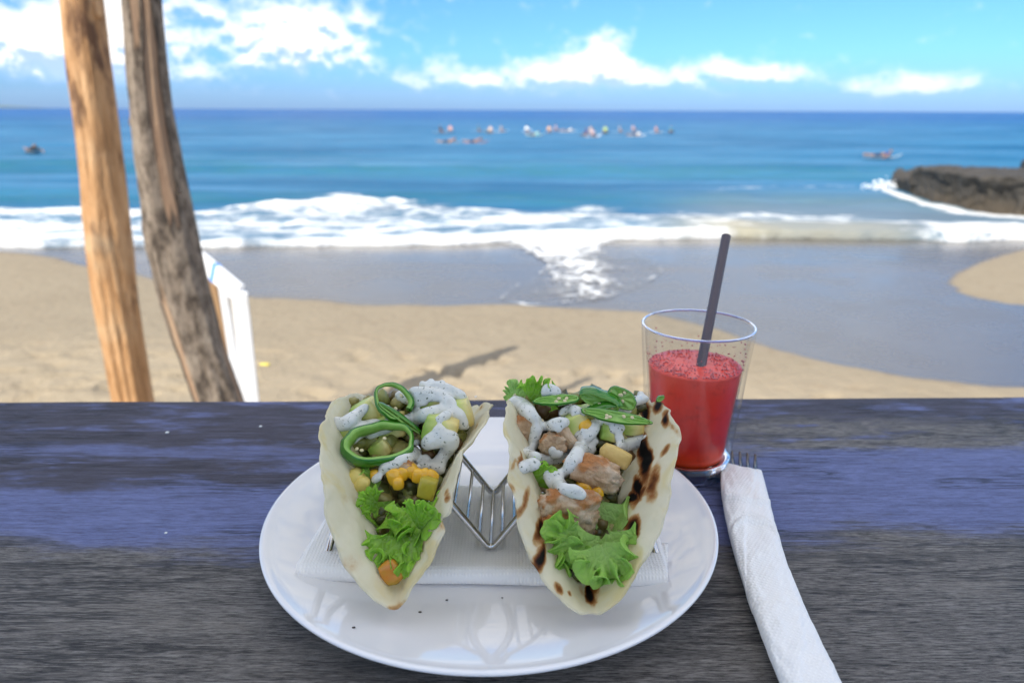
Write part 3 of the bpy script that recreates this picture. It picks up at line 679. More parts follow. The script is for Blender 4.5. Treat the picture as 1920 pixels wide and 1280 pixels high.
# ------------------------------------------------------------------ table
def table_mat(nb):
    p = nb.geo(); x, y, z = nb.sep(p)
    g1 = nb.noise(nb.map(p, (2.6, 36, 36)), 7, 9, .74, .3); g2 = nb.noise(nb.map(p, (2.2, 26, 26)), 3, 5, .6, .6)
    fine = nb.ss(nb.noise(nb.map(p, (11, 130, 130)), 8, 6, .80), .24, .76); big = nb.noise(nb.map(p, (1.3, 5, 5)), 2.6, 4, .6); med = nb.noise(nb.map(p, (3, 11, 11)), 4, 5, .65)
    grey = nb.ramp(nb.m('MULTIPLY_ADD', fine, .60, nb.m('MULTIPLY', g1, .40)), [(.30, (.020, .017, .015)), (.40, (.105, .094, .084)), (.52, (.215, .197, .180)), (.70, (.38, .355, .325))])
    grey = nb.mix(nb.ss(big, .5, .72), grey, nb.mix(fine, (.20, .18, .155), (.44, .40, .35)))
    grey = nb.mix(nb.m('MULTIPLY', nb.ss(g2, .54, .68), .45), grey, (.050, .045, .042))
    blue = nb.ramp(nb.m('MULTIPLY_ADD', fine, .4, nb.m('MULTIPLY', g1, .6)), [(.22, (.040, .039, .065)), (.40, (.125, .140, .28)), (.56, (.205, .245, .50)), (.82, (.32, .39, .66))])
    purple = nb.ramp(g1, [(.3, (.030, .025, .030)), (.5, (.072, .063, .088)), (.75, (.15, .145, .22))])
    # old blue paint: worn away along the near half, stained darker towards the far edge
    ye = nb.m('ADD', y, nb.m('ADD', nb.m('MULTIPLY', nb.m('SUBTRACT', med, .5), .07), nb.m('MULTIPLY', nb.m('SUBTRACT', big, .5), .06)))
    ye = nb.m('ADD', ye, nb.m('MULTIPLY_ADD', x, .02, nb.m('MULTIPLY', nb.ss(x, .08, .24), -.034)))
    ye = nb.m('ADD', ye, nb.m('MULTIPLY', nb.m('SUBTRACT', g1, .5), .05)); pm = nb.ss(ye, .338, .378)
    c = nb.mix(pm, grey, blue)
    st = nb.m('ADD', nb.m('MULTIPLY', nb.ss(ye, .475, .50), 1.0), nb.m('MULTIPLY', nb.m('SUBTRACT', 1.0, nb.ss(nb.m('ABSOLUTE', nb.m('SUBTRACT', ye, .455)), .012, .03)), nb.ss(x, .05, -.1)), clamp=True)
    c = nb.mix(nb.m('MULTIPLY', st, nb.ss(med, .3, .5)), c, purple)
    # right side: paint rubbed off to bare grey in bands
    rb = nb.m('MULTIPLY', nb.ss(x, .10, .22), nb.m('SUBTRACT', 1.0, nb.ss(nb.m('ABSOLUTE', nb.m('SUBTRACT', ye, .497)), .016, .045)))
    c = nb.mix(nb.m('MULTIPLY', rb, nb.ss(med, .36, .52)), c, grey)
    sk = nb.noise(nb.map(p, (2.4, 46, 46), loc=(3, 1, 0)), 4, 4, .6, .35); crack = nb.ss(nb.m('ABSOLUTE', nb.m('SUBTRACT', sk, .5)), .010, .045)
    where = nb.ss(nb.noise(nb.map(p, (2, 8, 8), loc=(7, 0, 0)), 3, 2), .50, .56)
    cr = nb.m('MULTIPLY', nb.m('MULTIPLY', nb.m('SUBTRACT', 1.0, crack), where), .65)
    c = nb.mix(cr, c, (.012, .011, .012))
    h = nb.m('SUBTRACT', nb.m('ADD', nb.m('MULTIPLY', fine, .6), nb.m('MULTIPLY', g1, .5)), nb.m('MULTIPLY', cr, .8))
    bd = nb.m('MULTIPLY', nb.m('SUBTRACT', 1.0, nb.ss(nb.m('ABSOLUTE', nb.m('SUBTRACT', ye, .350)), .004, .016)), nb.ss(big, .42, .56)); c = nb.mix(nb.m('MULTIPLY', bd, .7), c, (.035, .036, .045))
    return dict(base=c, rough=nb.m('MULTIPLY_ADD', fine, .3, .42), normal=nb.bump(h, .9, .0016), spec=.35)
M_TABLE = mat('weathered_blue_timber', table_mat)
def build_table():
    root = empty('table', (0, .35, -1.06), 'weathered timber bar table with worn blue paint', 'table')
    L, Rr_ = on_z(-400, 765, 0), on_z(2320, 727, 0); th = math.atan2(Rr_[1] - L[1], Rr_[0] - L[0]); mid = on_z(960, 746, 0)
    nx = 120; V = []; pr = [(0, -.045), (.0, -.004), (-.003, -.0008), (-.007, 0), (-.62, 0), (-.625, -.004), (-.625, -.045)]
    xs = np.linspace(-1.15, 1.15, nx)
    for i, x_ in enumerate(xs):
        e = float(fbm(x_ * 5, 0, 0, 3)) * .004
        for (yy, zz) in pr:
            V.append((mid[0] + x_ * math.cos(th) - (yy + (e if yy > -.1 else 0)) * math.sin(th), mid[1] + x_ * math.sin(th) + (yy + (e if yy > -.1 else 0)) * math.cos(th), zz))
    f = grid_faces(nx, len(pr), False, True) + [tuple(range(len(pr))), tuple((nx - 1) * len(pr) + k for k in range(len(pr) - 1, -1, -1))]
    mesh_obj('tabletop', V, f, M_TABLE, root, smooth=False)
    for x in (-1.0, 1.0):
        for y in (.08, .5):
            v, f = box((x, y, -.5525), (.07, .07, 1.015)); mesh_obj('leg', v, f, M_TABLE, root)
    v, f = box((0, .5, -.09), (1.93, .03, .09)); mesh_obj('apron', v, f, M_TABLE, root)
    for k, (px, py, s) in enumerate(((1605, 1, 0), )): pass
build_table()

# ------------------------------------------------------------------ plate
M_PLATE = mat('white_glaze', lambda nb: dict(base=nb.mix(nb.noise(nb.geo(), 30, 3), (.83, .83, .85), (.86, .86, .87)), rough=.06), coat=.3, coat_rough=.03)
PC = np.array([-.0125, .379, 0.0]); PR = .138
def build_plate():
    pr = [(0, .0055), (.04, .0055), (.075, .0058), (.092, .0068), (.107, .0092), (.120, .0128), (.129, .0162), (.1335, .0178), (.1352, .0190), (.1368, .0194), (.1380, .0188), (.1382, .0178), (.136, .0160),
          (.122, .0095), (.108, .0045), (.098, .0012), (.092, .0006), (.088, .0006), (.086, .003), (.0, .003)]
    pr = [(a * .972, b) for a, b in pr]; v, f = lathe(pr, 160, PC); tag(mesh_obj('plate', v, f, M_PLATE), 'large round white plate holding both tacos', 'plate')
build_plate()
Z_PL = .0062
# paper napkin under the rack
def paper_mat(sc, rot=0.0, dot=True):
    def fn(nb):
        p = nb.coord('Object'); q = nb.map(p, (1, 1, 1), (0, 0, rot))
        w = nb.n.new('ShaderNodeTexWave'); w.inputs['Scale'].default_value = sc; w.bands_direction = 'X'; nb._in(w.inputs['Vector'], q)
        w2 = nb.n.new('ShaderNodeTexWave'); w2.inputs['Scale'].default_value = sc; w2.bands_direction = 'Y'; nb._in(w2.inputs['Vector'], q)
        h = nb.m('MULTIPLY', w.outputs['Fac'], w2.outputs['Fac']); n = nb.noise(p, 60, 4)
        return dict(base=nb.mix(h, (.86, .86, .85), (.91, .91, .90)), rough=.92, normal=nb.bump(nb.m('ADD', h, nb.m('MULTIPLY', n, .6)), .45, .0006), spec=.1)
    return fn
M_NAP = mat('embossed_paper', paper_mat(170)); M_NAP2 = mat('quilted_paper', paper_mat(150, .6))
def build_napkin():
    root_lbl = 'folded white paper napkin lying under the wire rack'
    FL, FR = on_z(566, 1088, Z_PL), on_z(1253, 1092, Z_PL); BL, BR = on_z(655, 935, Z_PL), on_z(1215, 935, Z_PL)
    nu, nv = 90, 64; rt = empty('paper_napkin', (FL + FR) / 2, root_lbl, 'napkin')
    def sheet(z0, th_, grow, seed, front_round):
        V = []; prof = []
        for k in range(nv):
            t = k / (nv - 1)
            if t < .25:
                a = math.pi * (1 - t / .25) ; prof.append((-math.sin(a) * th_ * .55, z0 + th_ / 2 - math.cos(math.pi * t / .25) * th_ / 2))
            else: prof.append(((t - .25) / .75, None))
        for i in range(nu):
            u = i / (nu - 1)
            for k in range(nv):
                d, z = prof[k]
                if z is None:
                    A = FL + (FR - FL) * u; B = BL + (BR - BL) * u; q = A + (B - A) * d * grow
                    z = z0 + th_ + float(fbm(u * 9, d * 5, 0, seed, 3)) * .0016 * min(1, d * 8) - .001 * d
                else:
                    q = FL + (FR - FL) * u; q = q + unit(BL - FL) * d
                V.append((q[0] + float(fbm(u * 5, k * .05, 0, seed + 2, 2)) * .0010, q[1] + float(fbm(u * 6, 3, 0, seed + 4, 2)) * .0016 * (1 - u * .2), z))
        return np.array(V), grid_faces(nu, nv)
    v, f = sheet(Z_PL - .0002, .0105, 1.0, 5, True); o = mesh_obj('upper_fold', v, f, M_NAP, rt); solid_mod(o, .0005)
    c = on_z(1215, 1094, Z_PL); q = []
    for i in range(14):
        for j in range(10):
            u, w = i / 13, j / 9; q.append(on_z(1175 + 78 * u, 1092 - 6 * u - (54 - 8 * u) * w, Z_PL) + np.array([0, -.001, .0012 + .0075 * math.sin(w * 1.5) + .001 * math.sin(u * 8)]))
    solid_mod(mesh_obj('corner_flap', q, grid_faces(14, 10), M_NAP, rt), .0004)
build_napkin()

# ------------------------------------------------------------------ wire rack
M_STEEL = mat('bright_steel', lambda nb: dict(base=(.62, .61, .60), rough=.18), metal=1.0)
def build_rack():
    root = empty('taco_rack', (-.0114, .37, .015), 'zigzag steel wire rack holding both tacos upright', 'rack')
    xc, pt = -.0114, .0545; zv, zp = Z_PL + .0105, Z_PL + .0480; yf, yb = .339, .398
    pts = [(xc - 1.66 * pt, zv - .001), (xc - 1.45 * pt, zp), (xc - pt, zv), (xc - .5 * pt, zp), (xc, zv), (xc + .5 * pt, zp), (xc + pt, zv), (xc + 1.45 * pt, zp), (xc + 1.69 * pt, zv - .001)]
    def rounded(pts, y, r_=.0055):
        out = [np.array([pts[0][0], y, pts[0][1]])]
        for a, b, c in zip(pts, pts[1:], pts[2:]):
            a, b, c = (np.array([q[0], y, q[1]]) for q in (a, b, c)); d1, d2 = unit(a - b), unit(c - b)
            for t in np.linspace(0, 1, 7): out.append((b + d1 * r_) * (1 - t) ** 2 + 2 * b * t * (1 - t) + (b + d2 * r_) * t * t)
        out.append(np.array([pts[-1][0], y, pts[-1][1]])); return np.array(out)
    for y in (yf, yb):
        v, f = tube(rounded(pts, y), .0019, 12); mesh_obj('zigzag_frame', v, f, M_STEEL, root)
    for (a, b) in zip(pts[1:-2], pts[2:-1]):
        ts = (0.0, .27, .52, .77) if b[1] < a[1] else (0.0, .23, .48, .73)
        for t in ts:
            x, z = a[0] + (b[0] - a[0]) * t, a[1] + (b[1] - a[1]) * t
            if t == 0.0: z += -.003 if a[1] > .03 else .003
            v, f = tube([(x, yf, z - .0006), (x, (yf + yb) / 2, z - .0006), (x, yb, z - .0006)], .0010, 8); mesh_obj('cross_wire', v, f, M_STEEL, root)
build_rack()

# ------------------------------------------------------------------ tortillas
def tort_mat(nb):
    p = nb.coord('Object'); ch = nb.attr('char'); n = nb.noise(p, 160, 5, .65); n2 = nb.noise(p, 45, 4, .6)
    c = nb.mix(nb.ss(n2, .35, .7), (.93, .885, .72), (.86, .81, .62))
    c = nb.mix(nb.m('MULTIPLY', nb.ss(nb.noise(p, 34, 5, .6, .5), .50, .66), .75), c, (.86, .76, .43))
    k = nb.m('ADD', ch, nb.m('MULTIPLY', nb.m('MULTIPLY', nb.m('SUBTRACT', n, .5), .7), nb.ss(ch, 0, .35)), clamp=True)
    c2 = nb.ramp(k, [(0, (.92, .87, .69)), (.22, (.70, .50, .25)), (.42, (.42, .175, .055)), (.62, (.16, .050, .018)), (.82, (.022, .013, .010)), (1, (.008, .007, .007))])
    c = nb.mix(nb.ss(k, .04, .24), c, c2)
    h = nb.m('ADD', nb.m('MULTIPLY', n2, 1.0), nb.m('MULTIPLY', n, .35))
    return dict(base=c, rough=.62, normal=nb.bump(h, .7, .0020), spec=.3)
M_TORT = mat('flour_tortilla', tort_mat, sss=.0); thin(M_TORT, None, .50)

def tortilla(label, tip, r, yaw, aL, aR, flare, seed, spots, rim_tears=(), notch=0.0, skew=0.0):
    nr, na = 64, 300; rho = (np.arange(nr) + .0) / (nr - 1); rho[0] = .004; ph = np.arange(na) / na * 2 * math.pi
    RHO, PH = np.meshgrid(rho, ph, indexing='ij')
    rm = 1 + .035 * fbm(np.cos(PH) * 2.2, np.sin(PH) * 2.2, 0, seed, 4, .6)
    rm = rm - notch * np.exp(-((((PH + math.pi) % (2 * math.pi)) - math.pi) / .045) ** 2)
    for (a, w, d) in rim_tears: rm = rm - d * np.exp(-((((PH - a) + math.pi) % (2 * math.pi) - math.pi) / w) ** 2)
    U = -np.cos(PH) * RHO * r * rm; Vv = np.sin(PH) * RHO * r * rm          # u: along the fold (negative is near), v: across (positive right)
    side = np.where(Vv >= 0, 1.0, -1.0); S = np.abs(Vv); un = np.clip(U / r, -1, 1)
    al = np.where(side > 0, np.interp(un, *zip(*aR)), np.interp(un, *zip(*aL)))
    fl = np.where(side > 0, flare[1], flare[0]); sb = .0018 + .0032 * sstep(-1, -.2, un)
    X = np.zeros_like(S); Z = np.zeros_like(S); K = 40
    for k in range(K):
        s_ = S * (k + .5) / K; psi = np.radians(90 - al) * (1 - np.exp(-(s_ / sb) ** 1.5)) - np.radians(fl) * (s_ / r) ** 2.2
        X += np.cos(psi) * S / K; Z += np.sin(psi) * S / K
    X = X * side
    nx = np.cos(np.radians(al)) * side; wob = fbm(U * 55, Vv * 55, 0, seed + 3, 4) * .0042 * sstep(.2, .9, RHO) + .0070 * fbm(np.cos(PH) * 5, np.sin(PH) * 5, 0, seed + 7, 3) * RHO ** 5
    wob += fbm(U * 150, Vv * 150, 0, seed + 13, 3) * .0016 * RHO ** 3 + .0016 * np.clip(fbm(U * 85, Vv * 85, 2, seed + 19, 2) - .12, 0, 1) * 5 * sstep(.1, .4, RHO)
    X += wob * np.abs(nx); Z += fbm(U * 40, Vv * 40, 1, seed + 5, 3) * .002 * RHO
    X += skew * U
    c, s = math.cos(yaw), math.sin(yaw); Yl = U + r
    W_ = np.stack([tip[0] + X * c - Yl * s, tip[1] + X * s + Yl * c, tip[2] + Z], -1)
    px, py = proj(W_); char = np.zeros_like(S)
    nse = fbm(U * 190, Vv * 190, 0, seed + 11, 4, .6)
    for (sx, sy, wall, ra, rb, ang, dark) in spots:
        m = (px - sx) ** 2 + (py - sy) ** 2 + np.where(side * wall > 0, 0, 1e6); i, j = np.unravel_index(np.argmin(m), m.shape)
        du, dv = U - U[i, j], Vv - Vv[i, j]; ca, sa = math.cos(math.radians(ang)), math.sin(math.radians(ang))
        e = np.sqrt(((du * ca + dv * sa) / ra) ** 2 + ((-du * sa + dv * ca) / rb) ** 2) + nse * .55
        char = np.maximum(char, dark * np.clip((1.55 - e) / 1.2, 0, 1) ** 1.1 * (side * wall > 0))
    blis = np.clip(fbm(U * 70, Vv * 70, 3, seed + 17, 3) - .20, 0, 1) * 1.6; char = np.maximum(char, np.minimum(blis, .25))
    V = np.vstack([W_.reshape(-1, 3)]); f = grid_faces(nr, na, False, True) + [tuple(range(na - 1, -1, -1))]
    o = mesh_obj('tortilla', V, f, M_TORT, attrs=dict(char=char.ravel()), origin=(tip[0], tip[1] + r, tip[2]), food=True)
    solid_mod(o, .0011)
    tag(o, label, 'tortilla', 'soft taco shells in the rack')
    return W_
TIP1 = (-.0590, .287, Z_PL + .0125); TIP2 = (.0372, .281, Z_PL + .0125)
tortilla('pale folded tortilla of the left taco with only a few brown freckles', TIP1, .0835, .02,
         [(-1, 52), (-.94, 46), (-.85, 37), (-.65, 31), (-.3, 28), (.3, 26), (1, 25)], [(-1, 42), (-.9, 38), (-.7, 26), (-.45, 23), (0, 29), (1, 36)], (3, 15), 3,
         [(690, 1003, -1, .0012, .0010, 0, .55), (750, 1082, 1, .0030, .0018, 70, .5), (905, 765, 1, .0030, .0016, 40, .35), (897, 800, 1, .003, .0016, 20, .3), (842, 935, 1, .002, .0022, 20, .5), (840, 925, 1, .003, .002, 0, .35), (650, 940, -1, .006, .004, 30, .12), (660, 1060, -1, .008, .005, 30, .16)],
         [(1.15, .05, .05), (1.75, .04, .05), (1.95, .03, .04), (2.2, .05, .05), (.62, .03, .05)])
tortilla('wide open tortilla of the right taco with black scorch marks', TIP2, .0865, -.02,
         [(-1, 50), (-.9, 46), (-.75, 36), (-.5, 28), (0, 24), (1, 22)], [(-1, 48), (-.9, 44), (-.75, 40), (-.5, 34), (0, 31), (1, 28)], (4, 5), 8,
         [(1215, 855, 1, .020, .0042, 8, 1.25), (1200, 912, 1, .010, .003, 0, 1.1), (1192, 930, 1, .004, .0025, 0, 1.2), (1228, 905, 1, .011, .0045, 25, .62), (1208, 920, 1, .004, .003, 0, .7), (1252, 842, 1, .0035, .0032, 0, .52), (1250, 783, 1, .0062, .0028, 12, .95), (1213, 770, 1, .010, .0032, 8, .95), (1238, 758, 1, .006, .0035, 0, .95), (1241, 730, 1, .0038, .0030, 0, .8), (1220, 718, 1, .0045, .003, 10, .75),
          (1192, 985, 1, .0062, .0050, 20, .98), (1175, 975, 1, .005, .0024, 10, .55), (1195, 940, 1, .006, .003, 0, .45), (1180, 940, 1, .0035, .002, 0, .3), (1130, 1075, 1, .007, .0022, -10, 1.1), (1108, 1115, 1, .008, .0024, -10, 1.2), (1115, 1100, 1, .009, .0038, -10, .5), (1178, 1055, 1, .002, .002, 0, .5), (1262, 800, 1, .012, .0015, 0, .3),
          (1020, 1043, -1, .008, .0032, 0, .9), (1050, 1102, -1, .0028, .0026, 0, .55), (1072, 1112, -1, .0015, .0013, 0, .5), (1012, 1000, -1, .008, .003, 0, .6), (985, 940, -1, .012, .002, 0, .45), (965, 870, -1, .006, .0015, 0, .3), (978, 860, -1, .008, .002, 0, .5), (1015, 985, -1, .006, .002, 0, .75)],
         [(1.9, .05, .05), (4.3, .06, .05), (4.6, .03, .06), (4.05, .03, .05)], notch=.055)

# ------------------------------------------------------------------ fillings
def base_y(py, k):                      # depth of the sloping front of the filling in each taco
    return (.300 if k == 1 else .296) + (1080 - py) / 340 * .085
def FP(k, px, py, dy=0.0): return at(px, py, base_y(py, k) + dy)

def lumps_mat(nb):
    c = nb.attr('tone'); p = nb.coord('Object')
    col = nb.ramp(c, [(0, (.05, .06, .015)), (.2, (.12, .14, .03)), (.4, (.15, .11, .035)), (.55, (.26, .28, .07)), (.72, (.12, .05, .02)), (.84, (.34, .30, .09))], 'CONSTANT')
    return dict(base=nb.mix(nb.m('MULTIPLY', nb.noise(p, 300, 4), .5), col, (.16, .13, .04)), rough=.35, normal=nb.bump(nb.noise(p, 350, 4), .5, .001))
M_LUMP = mat('diced_salsa', lumps_mat)
def filling(k, left, right, y0, y1, label, n, seed):
    rs = np.random.RandomState(seed); ps = []; tone = []
    for _ in range(n):
        py = rs.uniform(y0, y1); px = rs.uniform(float(left(py)), float(right(py)))
        P = FP(k, px, py, .0085 + abs(rs.normal(0, .010))); v, f = ico(2)
        s = rs.uniform(.0034, .0072) * np.array([1, rs.uniform(.7, 1.1), rs.uniform(.6, 1)])
        mxv = np.abs(v).max(1)[:, None]; q = (v * .12 + v / mxv * .72) * s * (1 + 1.1 * fbm(v[:, 0] * 1.6, v[:, 1] * 1.6, v[:, 2] * 1.6, rs.randint(999), 3))[:, None]
        a = rs.uniform(0, 6.28); q = np.stack([q[:, 0] * math.cos(a) - q[:, 2] * math.sin(a), q[:, 1], q[:, 0] * math.sin(a) + q[:, 2] * math.cos(a)], -1)
        ps.append((q + P, f)); tone += [rs.uniform(0, 1)] * len(v)
    V, Fc = join(ps); o = mesh_obj('salsa_filling', V, Fc, M_LUMP, attrs=dict(tone=tone), food=True)
    tag(o, label, None, None, 'stuff')
filling(1, poly1([(745, 660), (800, 650), (900, 665), (1000, 690), (1060, 715)]), poly1([(745, 870), (800, 870), (900, 825), (1000, 790), (1060, 770)]), 745, 1050, 'dark diced salsa deep inside the left taco', 330, 3)
filling(2, poly1([(740, 970), (800, 975), (900, 990), (1000, 1025), (1090, 1075)]), poly1([(740, 1200), (800, 1190), (900, 1160), (1000, 1150), (1090, 1115)]), 740, 1085, 'dark diced salsa deep inside the right taco', 360, 9)

def blob(name, c, size, m, label, cat, group=None, rough=.25, freq=1.3, seed=0, rot=0.0, tilt=0.0, boxy=0.0, sub=4, attrs=None, fine=0.0):
    v, f = ico(sub); v = v.copy()
    if boxy: 
        mx = np.abs(v).max(1)[:, None]; v = v * (1 - boxy) + (v / mx) * boxy * .82
    d = fbm(v[:, 0] * freq + seed, v[:, 1] * freq, v[:, 2] * freq, seed, 4, .55) * 2 * rough
    if fine: d = d + np.abs(fbm(v[:, 0] * freq * 4, v[:, 1] * freq * 4, v[:, 2] * freq * 4, seed + 1, 3)) * fine
    q = v * (1 + d)[:, None] * np.asarray(size)
    cr, sr = math.cos(rot), math.sin(rot); ct, st = math.cos(tilt), math.sin(tilt)
    a = q[:, 0] * cr - q[:, 1] * sr; b = q[:, 0] * sr + q[:, 1] * cr; t = q[:, 2]
    b, t = b * ct - t * st, b * st + t * ct
    W_ = np.asarray(c) + a[:, None] * RT + b[:, None] * UP + t[:, None] * TO        # right, up the slope, out of the slope
    o = mesh_obj(name, W_, f, m, attrs=attrs, food=True)
    return tag(o, label, cat, group)
def BVH():
    V = []; Fc = []; o = 0
    for v, f in FOOD:
        V += [tuple(q) for q in v]; Fc += [tuple(i + o for i in q) for q in f]; o += len(v)
    return BVHTree.FromPolygons(V, Fc)
def hit(bv, px, py, k):
    d = ray(px, py); h = bv.ray_cast(Vector(CAM), Vector(d), 1.0)
    P = FP(k, px, py) if h[0] is None else np.array(h[0])
    Q = FP(k, px, py, .012)                                  # nothing sinks far behind the sloping face
    return P if P[1] < Q[1] else Q

def avo_mat(nb):
    p = nb.coord('Generated'); x, y, z = nb.sep(p); n = nb.noise(nb.coord('Object'), 130, 4); g = nb.m('ADD', x, nb.m('MULTIPLY', nb.m('SUBTRACT', n, .5), .5))
    c = nb.ramp(g, [(.1, (.27, .42, .06)), (.4, (.52, .60, .16)), (.7, (.74, .66, .26)), (.95, (.68, .52, .16))])
    return dict(base=c, rough=.38, normal=nb.bump(n, .35, .0012))
M_AVO = mat('avocado_flesh', avo_mat, sss=.0)
AG = 'avocado chunks in the tacos'
for px, py, sz, rot, seed, k, lab, dy in [
    (655, 812, (.0085, .0075, .007), .5, 2, 1, 'avocado chunk at the left edge of the left taco', .001), (828, 803, (.0115, .0085, .009), -.25, 5, 1, 'large yellow avocado chunk in front on the right of the left taco', -.002),
    (866, 776, (.0075, .010, .008), .3, 8, 1, 'green edged avocado chunk against the right wall of the left taco', .004), (815, 745, (.011, .007, .008), .1, 11, 1, 'avocado chunk under the sauce on top of the left taco', .004),
    (735, 800, (.011, .008, .007), .2, 13, 1, 'avocado chunk behind the lower pepper ring of the left taco', .008), (688, 775, (.009, .008, .007), .5, 15, 1, 'avocado chunk below the upper pepper ring of the left taco', .006), (716, 843, (.007, .006, .006), .6, 17, 1, 'avocado chunk seen through the lower pepper ring', .008),
    (1078, 795, (.0095, .007, .007), .6, 21, 2, 'pale green avocado chunk in the middle of the right taco', .002), (1147, 808, (.0075, .0055, .006), -.2, 24, 2, 'avocado chunk beside the sauce on the right taco', .003),
    (1105, 775, (.010, .006, .007), .1, 27, 2, 'avocado chunk under the long pepper slice of the right taco', .006), (1185, 795, (.008, .006, .006), .1, 29, 2, 'avocado chunk against the scorched wall of the right taco', .008)]:
    blob('avocado_chunk', FP(k, px, py, dy), sz, M_AVO, lab, 'avocado', AG, .12, 1.6, seed, rot, .2, .75)
M_SHELL = mat('corn_crisp', lambda nb: dict(base=nb.mix(nb.noise(nb.coord('Object'), 200, 4), (.62, .42, .10), (.75, .56, .22)), normal=nb.bump(nb.noise(nb.coord('Object'), 300, 3), .4, .001)), rough=.5)
blob('mango_wedge', FP(2, 1156, 853, -.001), (.0105, .0058, .004), M_SHELL, 'yellow wedge beside the upper chicken piece in the right taco', 'fruit', None, .15, 1.2, 33, -.45, .1, .6)
blob('pickle_cube', FP(1, 804, 915, -.001), (.0060, .0068, .006), mat('pickle', lambda nb: dict(base=nb.mix(nb.noise(nb.coord('Object'), 90, 3), (.36, .31, .03), (.60, .48, .06)), rough=.25)), 'olive yellow cube above the lettuce of the left taco', 'vegetable', None, .1, 1.2, 35, -.25, .1, .75)
M_TOM = mat('orange_pepper', lambda nb: dict(base=nb.mix(nb.ss(nb.noise(nb.coord('Object'), 60, 3), .35, .65), (.62, .20, .02), (.40, .27, .035)), rough=.2, normal=nb.bump(nb.noise(nb.coord('Object'), 150, 3), .3, .001)))
blob('pepper_piece', FP(1, 737, 1074, .000), (.0062, .0070, .0030), M_TOM, 'orange pepper piece in the near tip of the left taco', 'vegetable', None, .15, 1.1, 37, .55, .1, .45)

M_CORN = mat('corn', lambda nb: dict(base=nb.mix(nb.noise(nb.coord('Object'), 120, 3), (.78, .36, .015), (.86, .55, .04)), rough=.25), coat=.3)
M_CORN2 = mat('pale_corn', lambda nb: dict(base=nb.mix(nb.noise(nb.coord('Object'), 120, 3), (.70, .55, .12), (.80, .64, .22)), rough=.35))
CG = 'corn kernels in the tacos'
for px, py, r_, k, lab, rot in [(742, 895, .0050, 1, 'bright corn kernel at the left of the corn heap in the left taco', .3), (757, 889, .0042, 1, 'corn kernel resting on the leftmost bright kernel', -.4), (749, 908, .0036, 1, 'small corn kernel below the left bright kernels', .1),
                                (773, 883, .0045, 1, 'corn kernel under the sauce in the middle of the heap', .8), (786, 893, .0040, 1, 'corn kernel next to the olive yellow cube', -.2), (800, 893, .0040, 1, 'corn kernel on top of the olive yellow cube', .4), (812, 893, .0038, 1, 'rightmost corn kernel of the left taco', .9),
                                (668, 898, .0058, 1, 'pale corn kernel over the small lettuce leaf of the left taco', -.9), (681, 910, .0046, 1, 'pale corn kernel right of the other pale one', -.5), (705, 893, .0030, 1, 'small corn kernel between the lettuce and the bright heap', 0),
                                (1097, 914, .0048, 2, 'round corn kernel between both large chicken pieces', .2), (1101, 800, .0046, 2, 'corn kernel under the sauce of the right taco', .5), (1123, 921, .0034, 2, 'small corn kernel right of the round one in the right taco', .5)]:
    blob('corn_kernel', FP(k, px, py, -.001), (r_ * .95, r_ * 1.15, r_ * .8), M_CORN2 if 'pale' in lab else M_CORN, lab, 'corn', CG, .16, .9, int(px), rot, .2, .35, 3)

def chick_mat(nb):
    p = nb.coord('Object'); n = nb.noise(p, 70, 6, .65, .4); n2 = nb.noise(p, 260, 5, .7); b = nb.noise(p, 110, 3, .5); x, y, z = nb.sep(nb.coord('Generated'))
    c = nb.ramp(n, [(.3, (.36, .20, .105)), (.45, (.52, .35, .20)), (.60, (.66, .52, .37)), (.8, (.46, .27, .12))])
    c = nb.mix(nb.ss(nb.m('ADD', b, nb.m('MULTIPLY', nb.m('SUBTRACT', z, .5), .35)), .52, .70), c, (.44, .18, .05))
    c = nb.mix(nb.ss(n2, .58, .8), c, (.22, .10, .05))
    return dict(base=c, rough=.42, normal=nb.bump(nb.m('ADD', n2, n), .8, .0014), spec=.45)
M_CHICK = mat('grilled_chicken', chick_mat)
KG = 'grilled chicken pieces'
for px, py, sz, rot, tl, seed, k, lab, dy in [(1066, 955, (.0172, .0132, .0058), -.22, .35, 3, 2, 'largest browned chicken piece above the lettuce of the right taco', -.006), (1050, 985, (.0105, .0105, .006), -.3, .6, 17, 2, 'browned chicken piece under the largest one', -.001), (1117, 884, (.0155, .0085, .0062), -.42, .3, 6, 2, 'pale ridged chicken piece in the middle of the right taco', -.005),
                                          (1040, 829, (.0085, .0068, .0055), .1, .2, 9, 2, 'small chicken piece caught in the sauce of the right taco', .0), (1060, 812, (.0100, .0035, .004), -.95, .2, 12, 2, 'thin pink chicken strip beside the small piece', -.003), (988, 800, (.0075, .0085, .005), .5, .2, 14, 2, 'chicken piece against the left wall of the right taco', .002),
                                          (752, 876, (.0090, .0042, .005), .3, .2, 19, 1, 'chicken piece under the lower pepper ring of the left taco', -.001), (1012, 900, (.006, .008, .005), .2, .2, 23, 2, 'chicken scrap behind the small lettuce frill of the right taco', .004)]:
    blob('chicken_piece', FP(k, px, py, dy), sz, M_CHICK, lab, 'chicken', KG, .42, 1.35, seed, rot, tl, .38, 5, fine=.34)

